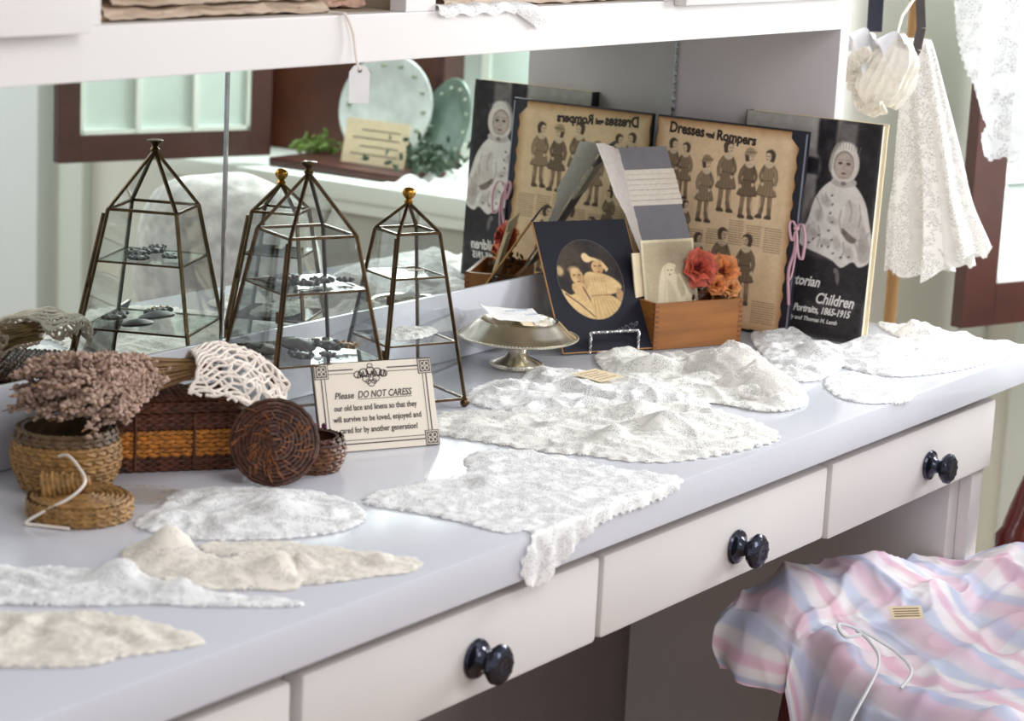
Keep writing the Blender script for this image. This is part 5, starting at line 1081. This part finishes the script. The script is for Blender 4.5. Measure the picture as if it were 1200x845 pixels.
MB().tube([CH_(.555+.012*math.sin(k*3.14),-.01+.48*k,zs_+.23+.01*math.sin(k*3.14)) for k in np.linspace(0,1,14)], lambda q_: .018, 10).build('crest_rail', MAHOG_R, chm)
# striped cloth: control net in chair coordinates (rows from the back edge of the seat to the front, columns from the left hem to the right)
z_ = zs_
R = lambda *a: [tuple(CH_(*p_)) for p_ in a]
NETC = [R((-.036,-.020,z_-.030),(-.036,-.035,z_-.002),(.00,-.040,z_+.050),(.08,-.045,z_+.070),(.15,-.045,z_+.075),(.22,-.045,z_+.070),(.29,-.040,z_+.045),(.36,-.040,z_+.040),(.43,-.030,z_+.040),(.49,-.02,z_-.03)),
        R((-.038,.020,z_-.034),(-.036,.010,z_-.004),(.01,.000,z_+.055),(.08,.005,z_+.085),(.15,.005,z_+.085),(.22,.000,z_+.075),(.29,.000,z_+.045),(.37,.000,z_+.050),(.44,.000,z_+.055),(.50,.01,z_-.02)),
        R((-.026,.066,z_-.038),(-.020,.062,z_-.010),(.015,.050,z_+.028),(.08,.050,z_+.055),(.15,.060,z_+.060),(.22,.060,z_+.062),(.29,.060,z_+.040),(.37,.055,z_+.065),(.45,.055,z_+.070),(.51,.05,z_-.02)),
        R((-.010,.084,z_-.050),(-.010,.080,z_-.016),(.015,.070,z_+.022),(.075,.075,z_+.042),(.145,.090,z_+.050),(.215,.095,z_+.053),(.29,.090,z_+.038),(.37,.082,z_+.052),(.45,.082,z_+.060),(.515,.08,z_-.025)),
        R((.004,.098,z_-.290),(-.002,.098,z_-.12),(.018,.090,z_+.014),(.07,.100,z_+.030),(.14,.120,z_+.040),(.21,.130,z_+.045),(.29,.120,z_+.035),(.37,.110,z_+.040),(.45,.110,z_+.050),(.52,.11,z_-.03)),
        R((-.016,.150,z_-.290),(-.020,.150,z_-.12),(.000,.160,z_+.008),(.06,.190,z_+.018),(.13,.200,z_+.020),(.20,.200,z_+.018),(.28,.195,z_+.030),(.36,.190,z_+.050),(.44,.190,z_+.040),(.52,.19,z_-.03)),
        R((-.022,.260,z_-.290),(-.026,.260,z_-.12),(-.004,.270,z_+.004),(.06,.290,z_+.012),(.13,.300,z_+.016),(.20,.300,z_+.018),(.28,.290,z_+.040),(.36,.280,z_+.044),(.44,.280,z_+.034),(.52,.28,z_-.05)),
        R((-.020,.380,z_-.290),(-.024,.380,z_-.12),(.000,.380,z_+.004),(.06,.390,z_+.010),(.13,.400,z_+.014),(.20,.400,z_+.020),(.28,.400,z_+.030),(.36,.390,z_+.030),(.44,.390,z_+.020),(.51,.39,z_-.06)),
        R((-.015,.490,z_-.290),(-.020,.490,z_-.12),(.00,.480,z_-.030),(.07,.485,z_-.035),(.14,.490,z_-.040),(.20,.490,z_-.035),(.28,.490,z_-.035),(.36,.490,z_-.035),(.43,.490,z_-.03),(.50,.48,z_-.08)),
        R((-.015,.520,z_-.300),(-.020,.525,z_-.24),(.01,.520,z_-.24),(.07,.525,z_-.250),(.14,.520,z_-.25),(.20,.530,z_-.250),(.28,.520,z_-.250),(.36,.530,z_-.250),(.43,.52,z_-.24),(.50,.51,z_-.25))]
Bc = net(NETC, 160, 200)
for i in range(161):
    for j in range(201):
        u_, v_ = i/160, j/200; d_ = .012*math.sin((v_*2.2+u_*1.1)*9+3*nz(u_,v_,0,3))*(.4+.6*abs(nz(u_,v_,4,3)))+.010*nz(u_,v_,8,6)+.004*nz(u_,v_,2,18); 
        uu, vv = Bc[i,j,0], Bc[i,j,1]; w1 = max(0,1-abs(nz(uu,vv*1.2,3,9))*2.6)**3; w2 = max(0,1-abs(nz(uu*1.5,vv,7,20))*2.4)**3; d_ += .009*w1+.0025*w2-.003
        Bc[i,j,2] += d_*(1 if v_ > .2 else .3)
        if v_ < .2: Bc[i,j] -= np.array(cu)*(.005*w1+.0015*w2)
        if v_ < .22: Bc[i,j] += np.array(cu)*.010*math.sin(u_*34+2*nz(u_,v_,5,4))*(.22-v_)*4
M = NT('pastel_striped_cotton'); uvn = M.n('ShaderNodeUVMap'); sep = M.n('ShaderNodeSeparateXYZ'); M.l(uvn.outputs[0], sep.inputs[0])
c1 = M.n('ShaderNodeValToRGB'); c1.color_ramp.interpolation = 'B_SPLINE'
els = [(0,rgb(232,206,218)),(.10,rgb(232,206,218)),(.13,rgb(196,204,226)),(.24,rgb(198,206,228)),(.28,rgb(242,238,240)),(.42,rgb(244,238,236)),(.46,rgb(232,192,208)),(.56,rgb(234,198,212)),(.60,rgb(240,236,240)),(.70,rgb(242,238,234)),(.74,rgb(196,204,226)),(.86,rgb(200,208,228)),(.90,rgb(230,220,224)),(1,rgb(232,206,218))]
e = c1.color_ramp.elements
while len(e) < len(els): e.new(.5)
for i, (p_, c_) in enumerate(els): e[i].position = p_; e[i].color = c_
M.l(M.math('FRACT', M.math('MULTIPLY', sep.outputs[1], 4.4)), c1.inputs[0])
c2 = M.n('ShaderNodeValToRGB'); c2.color_ramp.interpolation = 'B_SPLINE'; e = c2.color_ramp.elements; els = [(0,rgb(250,250,250)),(.3,rgb(250,250,250)),(.36,rgb(226,214,234)),(.5,rgb(226,214,234)),(.56,rgb(250,246,244)),(.78,rgb(250,246,244)),(.84,rgb(246,218,226)),(1,rgb(246,220,228))]
while len(e) < len(els): e.new(.5)
for i, (p_, c_) in enumerate(els): e[i].position = p_; e[i].color = c_
M.l(M.math('FRACT', M.math('MULTIPLY', sep.outputs[0], 3.6)), c2.inputs[0])
mx = M.n('ShaderNodeMix', data_type='RGBA', blend_type='MULTIPLY'); mx.inputs[0].default_value = .5; M.l(c1.outputs[0], mx.inputs[6]); M.l(c2.outputs[0], mx.inputs[7])
M.l(mx.outputs[2], M.b.inputs['Base Color']); M.b.inputs['Roughness'].default_value = .6; M.b.inputs['Sheen Weight'].default_value = .2
cl = root('striped_cloth', 'crumpled pastel pink and blue striped cotton garment draped over the chair', 'garment', tuple(CH_(.24,.23,zs_)))
fab = net_mb(Bc).build('fabric', M.m, cl, ang=180)
uv = fab.data.uv_layers.new(name='UVMap'); nvv = Bc.shape[1]; idx = np.empty(len(fab.data.loops), np.int32); fab.data.loops.foreach_get('vertex_index', idx)
uv.data.foreach_set('uv', np.c_[(idx//nvv)/160., (idx%nvv)/200.].astype(np.float32).ravel())
so = fab.modifiers.new('thickness','SOLIDIFY'); so.thickness = .0015
mb = MB(); 
for P in ([CH_(.035,.135,z_+.052),CH_(.030,.165,z_+.045),CH_(.005,.20,z_+.03),CH_(-.050,.21,z_-.03),CH_(-.058,.20,z_-.09)],[CH_(.04,.14,z_+.052),CH_(.045,.19,z_+.04),CH_(.03,.23,z_+.030),CH_(.00,.24,z_+.016)],[CH_(.04,.14,z_+.052),CH_(.02,.12,z_+.058),CH_(.01,.14,z_+.05),CH_(.03,.15,z_+.052)]): mb.tube([p_ for p_ in np.array([[cr(*[np.array(P[min(max(k+o_,0),len(P)-1)]) for o_ in (-1,0,1,2)], t) for t in np.linspace(0,1,8,endpoint=False)] for k in range(len(P)-1)]).reshape(-1,3)], .0022, 6)
tag(mb.build('drawstring', RIBW, cl), 'white tied drawstring')
tgm = frame(CH_(.085,.145,z_+.060), (.55,-.83,.08), (.75,.5,.30)); tg = root('price_ticket', 'small tan printed ticket lying on the striped garment', 'ticket', mat=tgm)
MB().box((0,0,0),(.040,.026,.0006)).build('ticket_card', PAPERC, tg, local=True, smooth=False)
for i in range(4): MB().box((.005,.004+.005*i,.0007),(.036,.006+.005*i,.0009)).build('printed_line', plain('ticket_ink_2', rgb(150,120,90), .7), tg, local=True, smooth=False)
